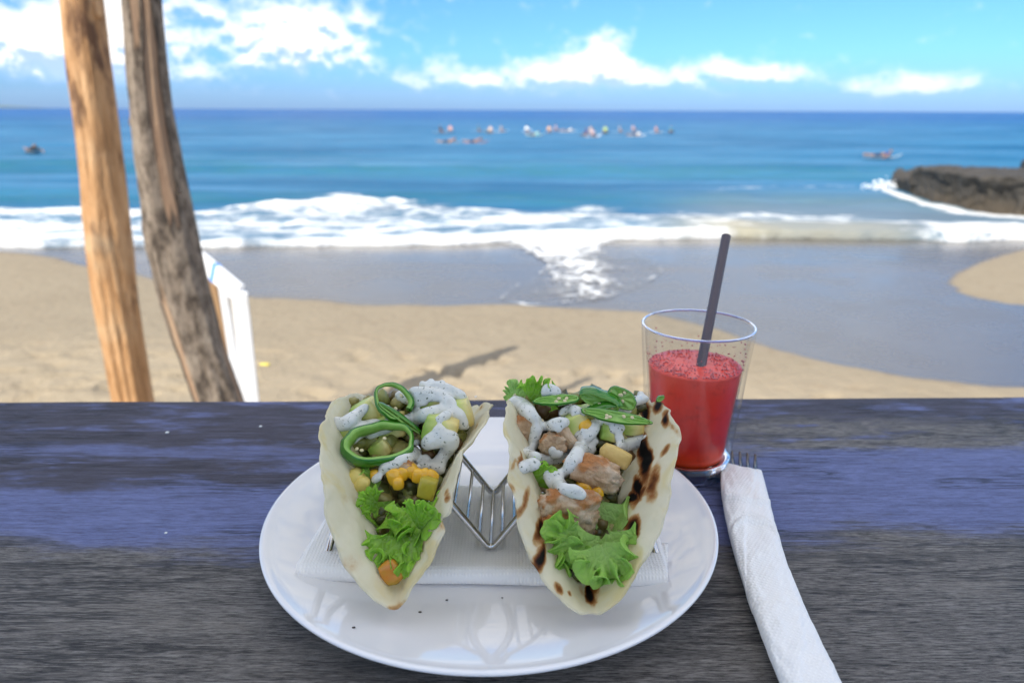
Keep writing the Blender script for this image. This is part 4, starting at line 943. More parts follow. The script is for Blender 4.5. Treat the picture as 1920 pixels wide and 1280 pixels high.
def leaf_mat(nb):
    s = nb.attr('rim'); p = nb.coord('Object'); n = nb.noise(p, 120, 4); v = nb.attr('vein'); pl = nb.attr('pale')
    c = nb.mix(nb.ss(s, .05, .85), (.19, .38, .03), (.46, .78, .085)); c = nb.mix(nb.m('MULTIPLY', n, .4), c, (.27, .56, .045))
    c = nb.mix(nb.m('MULTIPLY', nb.ss(v, .6, 1), .5), c, (.42, .56, .19)); c = nb.mix(pl, c, (.55, .78, .28))
    vv = nb.m('SUBTRACT', 1.0, nb.ss(nb.voro(p, 300, 'DISTANCE_TO_EDGE'), .02, .16)); c = nb.mix(nb.m('MULTIPLY', vv, .28), c, (.52, .72, .26))
    return dict(base=c, rough=.46, normal=nb.bump(nb.m('SUBTRACT', nb.noise(p, 260, 4), nb.m('MULTIPLY', vv, .8)), .5, .001), spec=.3)
M_LEAF = mat('lettuce', leaf_mat); thin(M_LEAF, None, .48)
def grow_leaf(seed, half, G, nth=220, nr=30, iters=800, bend=.01, pw=7.0, z0=.05, rb=.004, g0=.45, N=3):
    """a flat fan whose margin grows longer than its middle: it buckles into frills the way lettuce does"""
    rs = np.random.RandomState(seed); r0 = .06 + .94 * np.linspace(0, 1, nr) ** .75; th = np.linspace(-half, half, nth); TH, RR = np.meshgrid(th, r0, indexing='ij')
    R2 = RR * (1 + (-.20 * (TH / half) ** 2 + .20 * fbm(TH * 3.5, 0, 0, seed, 3)) * RR)
    X = np.stack([R2 * np.cos(TH), R2 * np.sin(TH), z0 * RR ** 2 * 2 * fbm(TH * 4, RR * 3, 0, seed + 1, 3) + .12 * RR ** 2 * fbm(TH * 1.5, RR * 2, 0, seed + 5, 2)], -1)
    dth = th[1] - th[0]; loc = 1 + .8 * fbm(TH * 3, RR * 2, 0, seed + 2, 2); dr = np.linalg.norm(X[:, 1:, :2] - X[:, :-1, :2], axis=-1)
    I = [np.arange(o, nth - 1, 2) for o in (0, 1)]; J = [np.arange(o, nr - 1, 2) for o in (0, 1)]
    def corr(d, L, k):
        l = np.linalg.norm(d, axis=-1, keepdims=True) + 1e-9; return d * (k * .5 * (l - L[..., None]) / l)
    for it in range(iters):
        g = G * min(1, it / (iters * .75)); LC = R2 * dth * (1 + (g * RR ** pw + g0 * min(1, it / 300) * RR ** 1.6) * loc); Lc = (LC[1:] + LC[:-1]) / 2
        for i in I: c = corr(X[i + 1] - X[i], Lc[i], 1); X[i] += c; X[i + 1] -= c
        for j in J: c = corr(X[:, j + 1] - X[:, j], dr[:, j], 1); X[:, j] += c; X[:, j + 1] -= c
        Ld = np.sqrt(((Lc[:, 1:] + Lc[:, :-1]) / 2) ** 2 + ((dr[1:] + dr[:-1]) / 2) ** 2)
        c = corr(X[1:, 1:] - X[:-1, :-1], Ld, .15); X[:-1, :-1] += c; X[1:, 1:] -= c
        c = corr(X[:-1, 1:] - X[1:, :-1], Ld, .15); X[1:, :-1] += c; X[:-1, 1:] -= c
        # bending: keep next-nearest neighbours apart
        q = 2 * N; c = corr(X[q:] - X[:-q], Lc[N:N + nth - q] * q, bend); X[:-q] += c; X[q:] -= c
        X[:, 1:-1] += rb * ((X[:, 2:] + X[:, :-2]) / 2 - X[:, 1:-1])
        X[:, 0, 2] *= .5; X[..., 2] -= .02 * X[..., 2].mean()
    o_ = X[:, -1] - X[:, -3]; X[:, -1] += o_ * np.clip(fbm(np.arange(nth) * .33, 0, 0, seed + 9, 2) * 2.4, -.6, 1.2)[:, None]; X[:, -2] = (X[:, -1] + X[:, -3]) / 2
    return X, RR, TH / half
LEAVES = [grow_leaf(3, 1.15, 2.5, bend=.02, rb=.008, g0=.4, N=3), grow_leaf(14, 1.35, 2.0, bend=.05, rb=.002, g0=.8, N=4), grow_leaf(25, 1.0, 3.0, bend=.1, rb=.004, g0=.5, N=4), grow_leaf(36, 1.2, 4.0, bend=.05, rb=.004, g0=.5, N=4), grow_leaf(36, 1.2, 2.5, bend=.1, rb=.004, g0=.9, N=6), grow_leaf(47, 1.1, 2.2, bend=.1, rb=.003, g0=.8, N=5)]
def leaf(P, ang, L, spread, tilt, amp, k, label, group, seed, pale=0.0, cup=.25, name='lettuce_leaf', jag=.10, cat='lettuce', inside=0, var=None):
    """P its stem end, ang its direction in the slope (deg), tilt how far it stands out of the slope"""
    X, RH, TH = LEAVES[var % len(LEAVES)]; nth, nr = RH.shape
    a = math.radians(ang); A = RT * math.cos(a) + UP * math.sin(a); B = -RT * math.sin(a) + UP * math.cos(a); t = math.radians(tilt)
    A2 = A * math.cos(t) + TO * math.sin(t); N = TO * math.cos(t) - A * math.sin(t); fl = 1 if seed % 2 else -1
    W_ = np.asarray(P) + (X[..., 0] * L)[..., None] * A2 + (X[..., 1] * L * fl * min(1.25, spread / 60))[..., None] * B + (X[..., 2] * L * .9 + cup * L * RH ** 2 * (TH ** 2 - .3))[..., None] * N
    vein = np.clip(1 - np.abs(TH) * 14 * RH, 0, 1)
    if inside:
        for i in range(nth):
            for j in range(nr):
                q = W_[i, j]; ax = TIPS[inside][0] + (.003 if inside == 1 else .012); o_ = Vector((ax, q[1], max(q[2], .03))); d_ = Vector(q) - o_; l_ = d_.length
                if l_ < 1e-5: continue
                h_ = SHELL[inside].ray_cast(o_, d_ / l_, l_ + .0015)
                if h_[0] is not None: W_[i, j] = np.array(o_ + d_ / l_ * max(0.0, h_[3] - .0018))
    o = mesh_obj(name, W_.reshape(-1, 3), grid_faces(nth, nr), M_LEAF, attrs=dict(rim=RH.ravel(), vein=np.clip(vein, 0, 1).ravel(), pale=np.full(W_.size // 3, pale)), food=True)
    solid_mod(o, .0004)
    return tag(o, label, cat, group)
LG = 'lettuce leaves in the tacos'
TIPS = {1: TIP1, 2: TIP2}
SHELL = {k: BVHTree.FromPolygons([tuple(q) for q in FOOD[k - 1][0]], FOOD[k - 1][1]) for k in (1, 2)}
leaf(FP(1, 745, 938, .004), -115, .028, 60, 10, 0, 0, 'darker lettuce leaf lying against the left wall of the left taco', LG, 5, cup=.1, inside=1, var=2)
leaf(FP(1, 782, 940, -0.003), -72, .029, 62, 28, 0, 0, 'big frilly lettuce leaf on the right of the left taco', LG, 12, cup=.05, inside=1, var=3)
leaf(FP(1, 772, 1000, -0.006), -80, .021, 65, 30, 0, 0, 'curly lettuce leaf low in the left taco', LG, 23, cup=.05, inside=1, var=1)
leaf(FP(1, 735, 1000, -0.006), -105, .017, 62, 25, 0, 0, 'broad lettuce lobe at the lower left of the left taco', LG, 28, cup=.15, inside=1, var=5)
leaf(FP(1, 790, 995, -0.006), 50, .020, 62, 38, 0, 0, 'lettuce frill curling up at the right wall of the left taco', LG, 41, cup=.05, inside=1, var=0)
leaf(FP(1, 720, 900, .001), 196, .019, 40, 10, 0, 0, 'small flat lettuce leaf under the pale corn of the left taco', LG, 33, cup=.05, pale=.25, inside=1, var=2)
leaf(FP(1, 800, 950, -.005), -100, .022, 62, 40, 0, 0, 'bright curled lettuce frill in front of the big leaf of the left taco', LG, 61, cup=.1, inside=1, var=3)
leaf(FP(1, 712, 945, -.002), 150, .011, 60, 30, 0, 0, 'small curled lettuce edge under the corn at the left of the left taco', LG, 64, cup=.1, inside=1, var=5)
leaf(FP(2, 1128, 1010, -.009), -75, .023, 52, 34, 0, 0, 'bright lettuce lobe folded forward in the middle of the right taco', LG, 67, pale=.5, cup=.1, inside=2, var=4)
leaf(FP(2, 1124, 930, .002), -84, .032, 48, 14, 0, 0, 'long pale lettuce leaf down the right side of the right taco', LG, 7, pale=.70, cup=.15, inside=2, var=4)
leaf(FP(2, 1098, 1008, -.004), 190, .022, 58, 22, 0, 0, 'frilly lettuce leaf below the largest chicken piece', LG, 18, pale=.30, cup=.05, inside=2, var=3)
leaf(FP(2, 1135, 1000, -.004), -118, .024, 50, 22, 0, 0, 'pale lettuce leaf pointing to the tip of the right taco', LG, 25, pale=.55, cup=.1, inside=2, var=4)
leaf(FP(2, 1140, 990, -.006), -62, .027, 46, 26, 0, 0, 'lettuce leaf hanging over the right wall of the right taco', LG, 37, pale=.45, cup=.1, inside=2, var=5)
leaf(FP(2, 1006, 908, -.002), 55, .0150, 70, 25, 0, 0, 'small green lettuce frill at the left wall of the right taco', LG, 44, cup=.05, inside=2, var=0)
leaf(FP(2, 1006, 930, .0), -110, .015, 62, 15, 0, 0, 'dark lettuce frill tucked behind the largest chicken piece', LG, 48, cup=.05, inside=2, var=3)
leaf(FP(2, 998, 757, .004), 58, .018, 62, 20, 0, 0, 'crinkled green leaf standing up at the top of the right taco', LG, 52, cup=.2, var=2)
leaf(FP(2, 968, 748, .006), 100, .011, 45, 5, 0, 0, 'dried pale leaf tip at the top left of the right taco', LG, 57, pale=1.0, cup=.2, var=1)

def sauce_mat(nb):
    p = nb.coord('Object'); n = nb.noise(p, 190, 4)
    n5 = nb.noise(p, 520, 3, .6); n6 = nb.noise(p, 150, 2); fl = nb.m('MULTIPLY', nb.ss(n5, .60, .65), nb.ss(n6, .40, .52))
    return dict(base=nb.mix(nb.m('MULTIPLY', fl, .9), nb.mix(n, (.62, .63, .58), (.73, .735, .69)), (.035, .075, .03)), rough=.15, normal=nb.bump(n, .3, .0012), spec=.6)
M_SAUCE = mat('herb_yoghurt', sauce_mat, sss=.15, sss_r=(.6, .6, .5), sss_s=.003)
def sauce(k, strokes, label, seed):
    bv = BVH(); rs = np.random.RandomState(seed); ps = []; v0, f0 = ico(2)
    for st in strokes:
        pts = catmull([(a, b, c) for a, b, c in st], 16); H_ = [hit(bv, a, b, k) for a, b, c in pts]
        D_ = np.array([np.linalg.norm(h - CAM) for h in H_]); n_ = len(D_)
        D_ = np.array([D_[max(0, i - 3):i + 4].min() for i in range(n_)]); ke = np.exp(-(np.arange(-10, 11) / 4.5) ** 2); Dp = np.pad(D_, 10, 'edge'); D_ = np.convolve(Dp, ke / ke.sum(), 'valid')
        for i, (a, b, c) in enumerate(pts):
            r_ = c * .00125 * (1 + .35 * float(fbm(i * .13, a * .01, 0, seed))) * min(1, .45 + min(i, n_ - 1 - i) * .12)
            P = CAM + ray(a, b) * D_[i] + TO * r_ * .15
            q = v0 * r_ * 1.12; q = q - np.outer(q @ TO, TO) * .45; ps.append((q + P, f0))
            if i % 6 == 0:
                a2, b2 = a + rs.normal(0, 1) * c * 3.2, b + rs.normal(0, 1) * c * 2.6; h2 = hit(bv, a2, b2, k)
                if abs(np.linalg.norm(h2 - CAM) - D_[i]) < .006:
                    q = v0 * r_ * rs.uniform(.5, .9); q = q - np.outer(q @ TO, TO) * .5; ps.append((q + h2 + TO * r_ * .1, f0))
    V, Fc = join(ps); me = bpy.data.meshes.new('s'); me.from_pydata(V.tolist(), [], Fc); o = bpy.data.objects.new('s', me); COL.objects.link(o)
    md = o.modifiers.new('r', 'REMESH'); md.mode = 'VOXEL'; md.voxel_size = .00055
    sm = o.modifiers.new('sm', 'SMOOTH'); sm.factor = .6; sm.iterations = 28
    dg = bpy.context.evaluated_depsgraph_get(); ev = o.evaluated_get(dg).to_mesh()
    Vn = np.array([q.co[:] for q in ev.vertices]); Fn = [tuple(p.vertices) for p in ev.polygons]
    o.evaluated_get(dg).to_mesh_clear(); bpy.data.objects.remove(o); bpy.data.meshes.remove(me)
    Vn = Vn + (fbm(Vn[:, 0] * 260, Vn[:, 1] * 260, Vn[:, 2] * 260, seed, 3) * .0009)[:, None] * TO
    tag(mesh_obj('yoghurt_sauce', Vn, Fn, M_SAUCE, food=True), label, 'sauce')
sauce(1, [[(628, 790, 2.2), (645, 798, 3.2), (668, 782, 2.8), (690, 762, 2.2)], [(655, 835, 2.0), (675, 812, 3.0), (700, 800, 3.2), (722, 800, 2.0)], [(690, 822, 2.2), (715, 806, 2.6), (748, 794, 2.8), (772, 786, 2.2)],
          [(762, 790, 2.6), (795, 780, 3.0), (835, 769, 3.0), (860, 780, 3.2), (870, 800, 3.4)], [(768, 735, 2.2), (800, 740, 3.0), (830, 745, 2.8), (852, 762, 2.6)], [(800, 730, 2.4), (825, 726, 2.6), (850, 736, 2.8), (872, 746, 2.2)], [(745, 742, 2.6), (775, 748, 3.2), (800, 752, 2.8)], [(820, 790, 1.6), (845, 775, 2.4)],
          [(795, 835, 2.6), (825, 822, 3.8), (848, 824, 3.6), (840, 845, 3.0), (826, 868, 3.2), (828, 885, 2.4)], [(716, 885, 2.0), (735, 872, 2.6), (760, 862, 2.6), (780, 852, 3.0), (786, 858, 2.2)], [(785, 876, 2.2), (808, 878, 3.0), (832, 882, 2.4)], [(700, 905, 1.5), (716, 892, 2.2)]],
      'white herb flecked sauce spooned over the left taco', 4)
sauce(2, [[(962, 752, 3.0), (980, 762, 3.8), (998, 778, 3.0), (1010, 790, 2.2)], [(1008, 800, 2.2), (1030, 798, 2.4), (1050, 792, 2.8), (1064, 790, 2.0)], [(1010, 800, 2.4), (1004, 818, 2.6), (1000, 838, 2.2), (985, 848, 2.0)], [(982, 846, 2.2), (1005, 856, 2.4), (1030, 862, 2.4), (1055, 855, 2.4), (1075, 846, 2.6)],
          [(1050, 738, 2.2), (1030, 728, 2.6), (1022, 740, 2.2)], [(1052, 775, 2.2), (1075, 768, 2.4), (1098, 776, 1.8)], [(1080, 818, 2.2), (1098, 816, 2.8), (1112, 808, 2.6), (1118, 795, 2.8), (1135, 788, 3.2), (1152, 795, 2.8), (1160, 808, 1.8)], [(1112, 812, 2.6), (1100, 832, 3.2), (1086, 846, 3.2), (1072, 866, 2.6), (1062, 884, 2.4), (1040, 890, 2.4)],
          [(1115, 838, 2.0), (1100, 845, 2.8)], [(975, 880, 2.2), (992, 872, 2.8), (1014, 868, 2.0)], [(1032, 892, 2.6), (1045, 905, 3.4), (1058, 914, 2.6), (1080, 920, 2.8), (1098, 928, 1.8)], [(1160, 835, 2.4), (1178, 832, 2.8), (1195, 824, 2.6), (1208, 812, 1.6)], [(1160, 812, 1.8), (1165, 826, 2.2)], [(1182, 752, 2.2), (1198, 748, 2.4), (1216, 744, 1.6)], [(1150, 770, 1.6), (1185, 768, 2.0)], [(1035, 840, 1.6), (1042, 848, 2.4), (1055, 850, 1.8)]],
      'white herb flecked sauce netted over the right taco', 6)

# green chilli rings and slices
M_SKINP = mat('chilli_skin', lambda nb: dict(base=nb.mix(nb.noise(nb.coord('Object'), 70, 3), (.016, .10, .008), (.06, .27, .014)), rough=.16), coat=.4, coat_rough=.08)
M_FLESH = mat('chilli_flesh', lambda nb: dict(base=nb.mix(nb.noise(nb.coord('Object'), 160, 4), (.12, .34, .03), (.36, .56, .14)), rough=.28, normal=nb.bump(nb.noise(nb.coord('Object'), 300, 3), .4, .001)))
M_SEED = mat('chilli_seed', base=(.66, .58, .34), rough=.4)
def chilli(px, py, k, a, b, rot, tiltx, label, wall=.0017, depth=.004, opened=0.0, seeds=4, filled=False, dy=0.0, P=None, seed=1, tilty=0.0, dv=0.0):
    """ring cut from a chilli: a, b its half axes across the slope, rot in the slope, tiltx how far it leans back"""
    c = FP(k, px, py, dy) if P is None else P
    cr, sr = math.cos(rot), math.sin(rot); A = RT * cr + UP * sr; B0 = -RT * sr + UP * cr; t = tiltx
    B = B0 * math.cos(t) + TO * math.sin(t); N = TO * math.cos(t) - B0 * math.sin(t)
    A, N = A * math.cos(tilty) + N * math.sin(tilty), N * math.cos(tilty) - A * math.sin(tilty)
    root = empty('chilli_slice', c - N * depth * .5, label, 'chilli', 'green chilli slices on the tacos')
    n = 90; th = np.linspace(opened, 2 * math.pi - opened, n) if opened else np.linspace(0, 2 * math.pi, n, endpoint=False); cl = opened == 0
    wav = 1 + .34 * fbm(np.cos(th) * 1.5, np.sin(th) * 1.5, 0, seed, 2)
    def loop(off, h, lift=0.0): return np.array([c + A * ((a - off * (1 - dv * .8 * math.cos(q))) * w_ * math.cos(q)) + B * ((b - off) * w_ * math.sin(q)) + N * (h * (1 - dv * math.cos(q)) + lift * math.sin(q * 2)) for q, w_ in zip(th, wav)])
    d = depth / 2; skin = np.stack([loop(wall * .5, -d * .98), loop(.0003, -d * .8), loop(0, 0), loop(.0003, d * .8), loop(wall * .5, d * .98)], 1)
    flesh = np.stack([loop(wall * .5, d * .98), loop(wall * .75, d), loop(wall, d * .75), loop(wall * 1.15, 0), loop(wall, -d * .75), loop(wall * .5, -d * .98)], 1)
    def add(nm, L, m):
        q, w_ = L.shape[:2]; o = mesh_obj(nm, L.reshape(-1, 3), grid_faces(q, w_, cl, False), m, root, food=False); return o
    add('skin', skin, M_SKINP); add('flesh', flesh, M_FLESH)
    if filled:
        L = np.stack([loop(wall * .9, d * .6), loop(a * .4, d * .35), loop(a * .75, d * .3)], 1) if False else None
        V = [c + N * d * .35]; F_ = []
        for ri, fr in enumerate((.45, .92)):
            for q, w_ in zip(th, wav): V.append(c + A * ((a - wall * .6) * fr * w_ * math.cos(q)) + B * ((b - wall * .6) * fr * w_ * math.sin(q)) + N * (d * (.35 + .35 * fr) + .0004 * math.sin(q * 7)))
        F_ = [(0, 1 + i, 1 + (i + 1) % n) for i in range(n)] + [(1 + i, 1 + n + i, 1 + n + (i + 1) % n, 1 + (i + 1) % n) for i in range(n)]
        mesh_obj('membrane', V, F_, M_FLESH, root)
    rs = np.random.RandomState(seed); v, f = ico(2)
    for _ in range(seeds):
        q = rs.uniform(0, 6.28); rr = rs.uniform(.15, .65); s = c + A * (a * rr * math.cos(q)) + B * (b * rr * math.sin(q)) + N * d * (.75 if filled else .2)
        e1 = unit(A + B * rs.uniform(-1, 1)); e2 = unit(np.cross(N, e1)); m_ = v[:, 0:1] * e1 * .0012 + v[:, 1:2] * e2 * .0010 + v[:, 2:3] * N * .0005
        mesh_obj('seed', m_ + s, f, M_SEED, root)
    return root
bv = BVH()
chilli(712, 834, 1, .0205, .0125, .36, -.55, 'dark green chilli ring lying at the lower left of the left taco', depth=.0085, wall=.0036, seeds=3, P=FP(1, 712, 834, -.006), seed=3, tilty=-.30, dv=.45)
chilli(737, 756, 1, .0125, .0100, -.75, -.35, 'bright open chilli ring standing on top of the left taco', depth=.0065, wall=.0026, opened=.35, seeds=3, P=FP(1, 737, 754, -.004), seed=5, filled=False, dv=-.4)
chilli(752, 788, 1, .0150, .0022, -.62, .1, 'thin chilli strip curling between both rings of the left taco', depth=.0045, wall=.0018, opened=.3, seeds=0, P=hit(bv, 752, 783, 1) + TO * .0022, seed=8)
chilli(1046, 750, 2, .0135, .0035, .09, -.55, 'flat chilli slice with seeds at the top left of the right taco', depth=.0026, wall=.0016, seeds=4, P=FP(2, 1046, 749, -.005), seed=11, filled=True)
chilli(1124, 742, 2, .0125, .0050, -.38, .55, 'chilli slice showing its dark skin at the top of the right taco', depth=.0085, wall=.0018, seeds=2, P=FP(2, 1126, 746, -.004), seed=13, filled=True)
chilli(1163, 743, 2, .0092, .0062, -.45, .2, 'chilli slice showing pale flesh at the top right of the right taco', depth=.003, wall=.0014, seeds=5, P=FP(2, 1166, 744, -.003), seed=15, filled=True)
chilli(1134, 762, 2, .0105, .0028, .30, .8, 'dark curled chilli slice under the others on the right taco', depth=.006, wall=.0016, seeds=0, P=FP(2, 1132, 762, -.003), seed=17, filled=True)
chilli(1156, 780, 2, .0205, .0036, -.16, -.35, 'longest chilli slice lying across the right taco', depth=.0028, wall=.0016, seeds=5, P=FP(2, 1156, 780, -.009), seed=19, filled=True)
P = hit(bv, 1238, 744, 2); chilli(1238, 744, 2, .0028, .0018, .6, .0, 'tiny chilli bit stuck on the scorched tortilla wall', depth=.0022, wall=.0008, seeds=0, P=P + TO * .001, seed=21, filled=True)

# crumbs and drips on the plate
M_DRIP = mat('sauce_drip', base=(.74, .76, .74), rough=.2)
for px, py, r_, z, lab in [(1287, 1040, .0022, .0085, 'small white crumb on the right side of the plate'), (1305, 974, .0014, .0115, 'tiny white crumb near the right rim of the plate')]:
    v, f = ico(3); q = v * r_ * (1 + .5 * fbm(v[:, 0] * 2, v[:, 1] * 2, v[:, 2] * 2, int(px)))[:, None] * np.array([1, 1, .5])
    tag(mesh_obj('crumb', on_z(px, py, z) + q, f, M_DRIP), lab, 'crumb', 'crumbs on the plate')
for px, py, r_, lab in [(315, 816, .0016, 'white crumb on the blue table left of the plate'), (490, 803, .0013, 'white crumb on the table nearer to the left taco'), (893, 744, .0012, 'white crumb at the far table edge'), (314, 1004, .0010, 'pale crumb where the blue paint ends left of the plate')]:
    v, f = ico(2); tag(mesh_obj('crumb', on_z(px, py, .0004) + v * r_ * (1 + .5 * fbm(v[:, 0] * 2, v[:, 1] * 2, v[:, 2] * 2, int(px)))[:, None] * np.array([1, 1, .5]), f, M_DRIP), lab, 'crumb', 'crumbs on the table')
M_PEP = mat('pepper', base=(.03, .022, .015), rough=.6)
for px, py, r_, z, lab in [(1197, 1165, .0011, .0125, 'largest dark speck at the right of the plate'), (668, 1178, .0006, .0135, 'dark speck at the left near rim of the plate'), (842, 1125, .0005, .0066, 'dark speck in front of the left taco'), (792, 1148, .0006, .0068, 'dark speck between the left taco and the plate rim'), (946, 1120, .0004, .0064, 'dark speck between both tacos')]:
    v, f = ico(2); tag(mesh_obj('pepper_speck', on_z(px, py, z) + v * np.array([r_ * 1.6, r_, r_ * .5]), f, M_PEP), lab, 'speck', 'dark specks on the plate')
M_OIL = mat('oil', base=(.8, .74, .5), rough=.05, trans=.9, ior=1.4)
for px, py, r_, lab in [(1080, 1216, .0026, 'clear oil drop at the near right of the plate'), (1040, 1228, .0018, 'smaller oil drop left of the other one')]:
    v, f = ico(3); tag(mesh_obj('oil_drop', on_z(px, py, .0072 if py < 1220 else .0085) + v * np.array([r_ * 1.6, r_, .0004]), f, M_OIL), lab, 'drop', 'oil drops on the plate')

# ------------------------------------------------------------------ drink
GC = np.array([.1282, .4660, 0.0])
def thin_glass(name, tint, ior):
    m = bpy.data.materials.new(name); m.use_nodes = True; nt = m.node_tree; nt.nodes.remove(nt.nodes['Principled BSDF']); nb = NB(nt); o = nt.nodes['Material Output']
    tr = nt.nodes.new('ShaderNodeBsdfTransparent'); tr.inputs[0].default_value = (*tint, 1)
    gl = nt.nodes.new('ShaderNodeBsdfGlossy'); gl.inputs['Roughness'].default_value = .02
    lw = nt.nodes.new('ShaderNodeLayerWeight'); lw.inputs[0].default_value = .5; fr = nb.m('MULTIPLY_ADD', nb.m('POWER', lw.outputs['Facing'], 5.0), .75, .018)
    mx = nt.nodes.new('ShaderNodeMixShader'); nt.links.new(fr, mx.inputs[0]); nt.links.new(tr.outputs[0], mx.inputs[1]); nt.links.new(gl.outputs[0], mx.inputs[2]); nt.links.new(mx.outputs[0], o.inputs[0])
    return m
def build_glass():
    M_GLASS = mat('clear_glass', base=(.97, .98, .98), rough=.01, trans=1.0, ior=1.45)
    M_RIM = mat('rim_glass', base=(.45, .50, .80), rough=.04, trans=.75, ior=1.45)  # blue of light refracting in the thick edge, put in as glass tint
    root = empty('drinking_glass', GC, 'clear tumbler half filled with red juice behind the plate', 'glass')
    M_WALL = thin_glass('glass_wall', (.95, .96, .97), 1.5)
    n = 144; H = .1095; zo = [0.0006, 0.0, .0015, .006, .012, .02, .035, .05, .07, .09, .102, .1075, H]
    def ro(z): return .0298 + (.0386 - .0298) * (z / H) ** 1.15
    outer = [(.024, .0012), (.0282, .0004)] + [(ro(z), z) for z in (.0018, .006, .012, .02, .035, .05, .07, .09, .102, .1065)] + [(ro(H) - .0004, H - .0004), (ro(H) - .0011, H), (ro(H) - .0019, H - .0005)]
    inner = [(ro(z) - .0024 - .0016 * (1 - z / H), z) for z in (.1060, .09, .07, .055, .04, .028, .018, .0135)] + [(.021, .0112), (.0, .0108)]
    prof = [(0, .0022), (.018, .0022)] + outer + inner; v, f = lathe(prof, n, GC)
    V = v.reshape(len(prof), n, 3); k0 = 2 + len(outer)
    for i in range(k0, len(prof) - 2):
        z = V[i, 0, 2]; d = .0011 * sstep(.075, .05, z)
        for j in range(n):
            a = 2 * math.pi * j / n; q = V[i, j, :2] - GC[:2]; V[i, j, :2] = GC[:2] + q * (1 - d / np.linalg.norm(q) * (1 + math.cos(a * 12)) / 2)
    mesh_obj('wall', np.vstack([V[4:k0 + 7].reshape(-1, 3)]), grid_faces(k0 + 3, n, False, True), M_WALL, root)
    bp = [(0, .0016), (.018, .0016), (.024, .0012), (.0282, .0004), (ro(.0018) - .0002, .0018), (ro(.006) - .0002, .006), (ro(.0135) - .0003, .0135), (ro(.0135) - .004, .0135), (.0225, .0096), (0, .0090)]
    v, f = lathe(bp, n, GC); q = v.reshape(len(bp), n, 3)
    for i in (4, 5, 6):
        for j in range(n): q[i, j, :2] = GC[:2] + (q[i, j, :2] - GC[:2]) * (1 - .03 * (1 + math.cos(2 * math.pi * j / n * 12)) / 2)
    mesh_obj('thick_base', q.reshape(-1, 3), f, M_GLASS, root)
    rr = ro(H) - .0010; C = [(GC[0] + rr * math.cos(a), GC[1] + rr * math.sin(a), H + .0006) for a in np.linspace(0, 2 * math.pi, 96, endpoint=False)]
    v, f = tube(C, .00085, 10, False, 1.0, True); mesh_obj('rim', v, f, M_RIM, root)
    # splashes inside the wall
    rs = np.random.RandomState(5); ps = []; v0, f0 = ico(1)
    for _ in range(120):
        a = rs.uniform(0, 6.28); z = .0825 + abs(rs.normal(0, .006)); r_ = ro(z) - .0034; s = rs.uniform(.0002, .0007)
        ps.append((v0 * s + GC + (r_ * math.cos(a), r_ * math.sin(a), z), f0))
    v, f = join(ps); o = mesh_obj('splash_drops', v, f, mat('pink_drops', base=(.55, .14, .16), rough=.3), root); o['kind'] = 'stuff'
    def juice(nb):
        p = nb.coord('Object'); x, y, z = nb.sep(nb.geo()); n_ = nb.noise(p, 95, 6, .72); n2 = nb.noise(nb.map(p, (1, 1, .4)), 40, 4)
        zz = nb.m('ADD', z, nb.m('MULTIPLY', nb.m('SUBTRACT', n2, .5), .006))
        c = nb.ramp(nb.m('MULTIPLY', zz, 10.0), [(.14, (.95, .07, .006)), (.225, (.92, .045, .006)), (.29, (.68, .020, .008)), (.48, (.82, .030, .014)), (.68, (.92, .045, .022)), (.80, (.92, .09, .06))])  # brighter orange-red low down: light filtering through, put into the base colour
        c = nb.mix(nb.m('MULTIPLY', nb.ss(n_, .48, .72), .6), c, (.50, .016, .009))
        return dict(base=c, rough=.3, normal=nb.bump(n_, .4, .001))
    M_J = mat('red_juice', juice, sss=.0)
    zt = .0815
    lv = [(0, .0094), (.0205, .0098)] + [(ro(z) - .0024 - .0016 * (1 - z / H) - .0013, z) for z in (.0142, .018, .028, .04, .055, .07, zt - .0012)]
    lv += [(ro(zt) - .0045, zt - .0002), (.026, zt - .0004), (.018, zt), (.010, zt + .0002), (.004, zt), (0, zt)]
    v, f = lathe(lv, 120, GC)
    d = np.where(v[:, 2] > zt - .0007, fbm(v[:, 0] * 190, v[:, 1] * 190, 0, 4, 4) * .0016, 0); v[:, 2] += d
    root2 = empty('red_juice', GC + (0, 0, .0112), 'thick red fruit juice filling the tumbler to two thirds', 'drink')
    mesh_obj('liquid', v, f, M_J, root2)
    rs = np.random.RandomState(8); ps = []
    for _ in range(420):
        a = rs.uniform(0, 6.28); q = (rs.uniform(0, 1) ** .4) * (ro(zt) - .0052); s = rs.uniform(.0003, .0009); ps.append((v0 * s + GC + (q * math.cos(a), q * math.sin(a), zt + .0003), f0))
    v, f = join(ps); o = mesh_obj('froth', v, f, mat('pink_froth', base=(.66, .20, .20), rough=.3), root2); o['kind'] = 'stuff'
    # straw
    Tp = at(1360, 439, .527); Bt = at(1313, 692, .461); Bt2 = Bt + (Bt - Tp) * .22
    rs_ = .0034; L = [Tp + (Bt2 - Tp) * t for t in np.linspace(0, 1, 30)]
    v, f = tube(L, rs_, 28, False); M_ST = mat('grey_straw', lambda nb: dict(base=nb.mix(nb.noise(nb.coord('Object'), 30, 3), (.070, .055, .068), (.10, .080, .095))), rough=.42)
    srt = empty('drinking_straw', Bt2, 'grey purple straw leaning against the back of the glass rim', 'straw')
    mesh_obj('outer_wall', v, f, M_ST, srt); v, f = tube(L, rs_ - .0004, 28, False); mesh_obj('inner_wall', v, f, mat('straw_inside', base=(.22, .06, .07), rough=.5), srt)
    q, w_ = tube(L, rs_, 28, False)[0][:28], tube(L, rs_ - .0004, 28, False)[0][:28]; mesh_obj('cut_edge', np.vstack([q, w_]), grid_faces(2, 28, False, True), M_ST, srt)
build_glass()

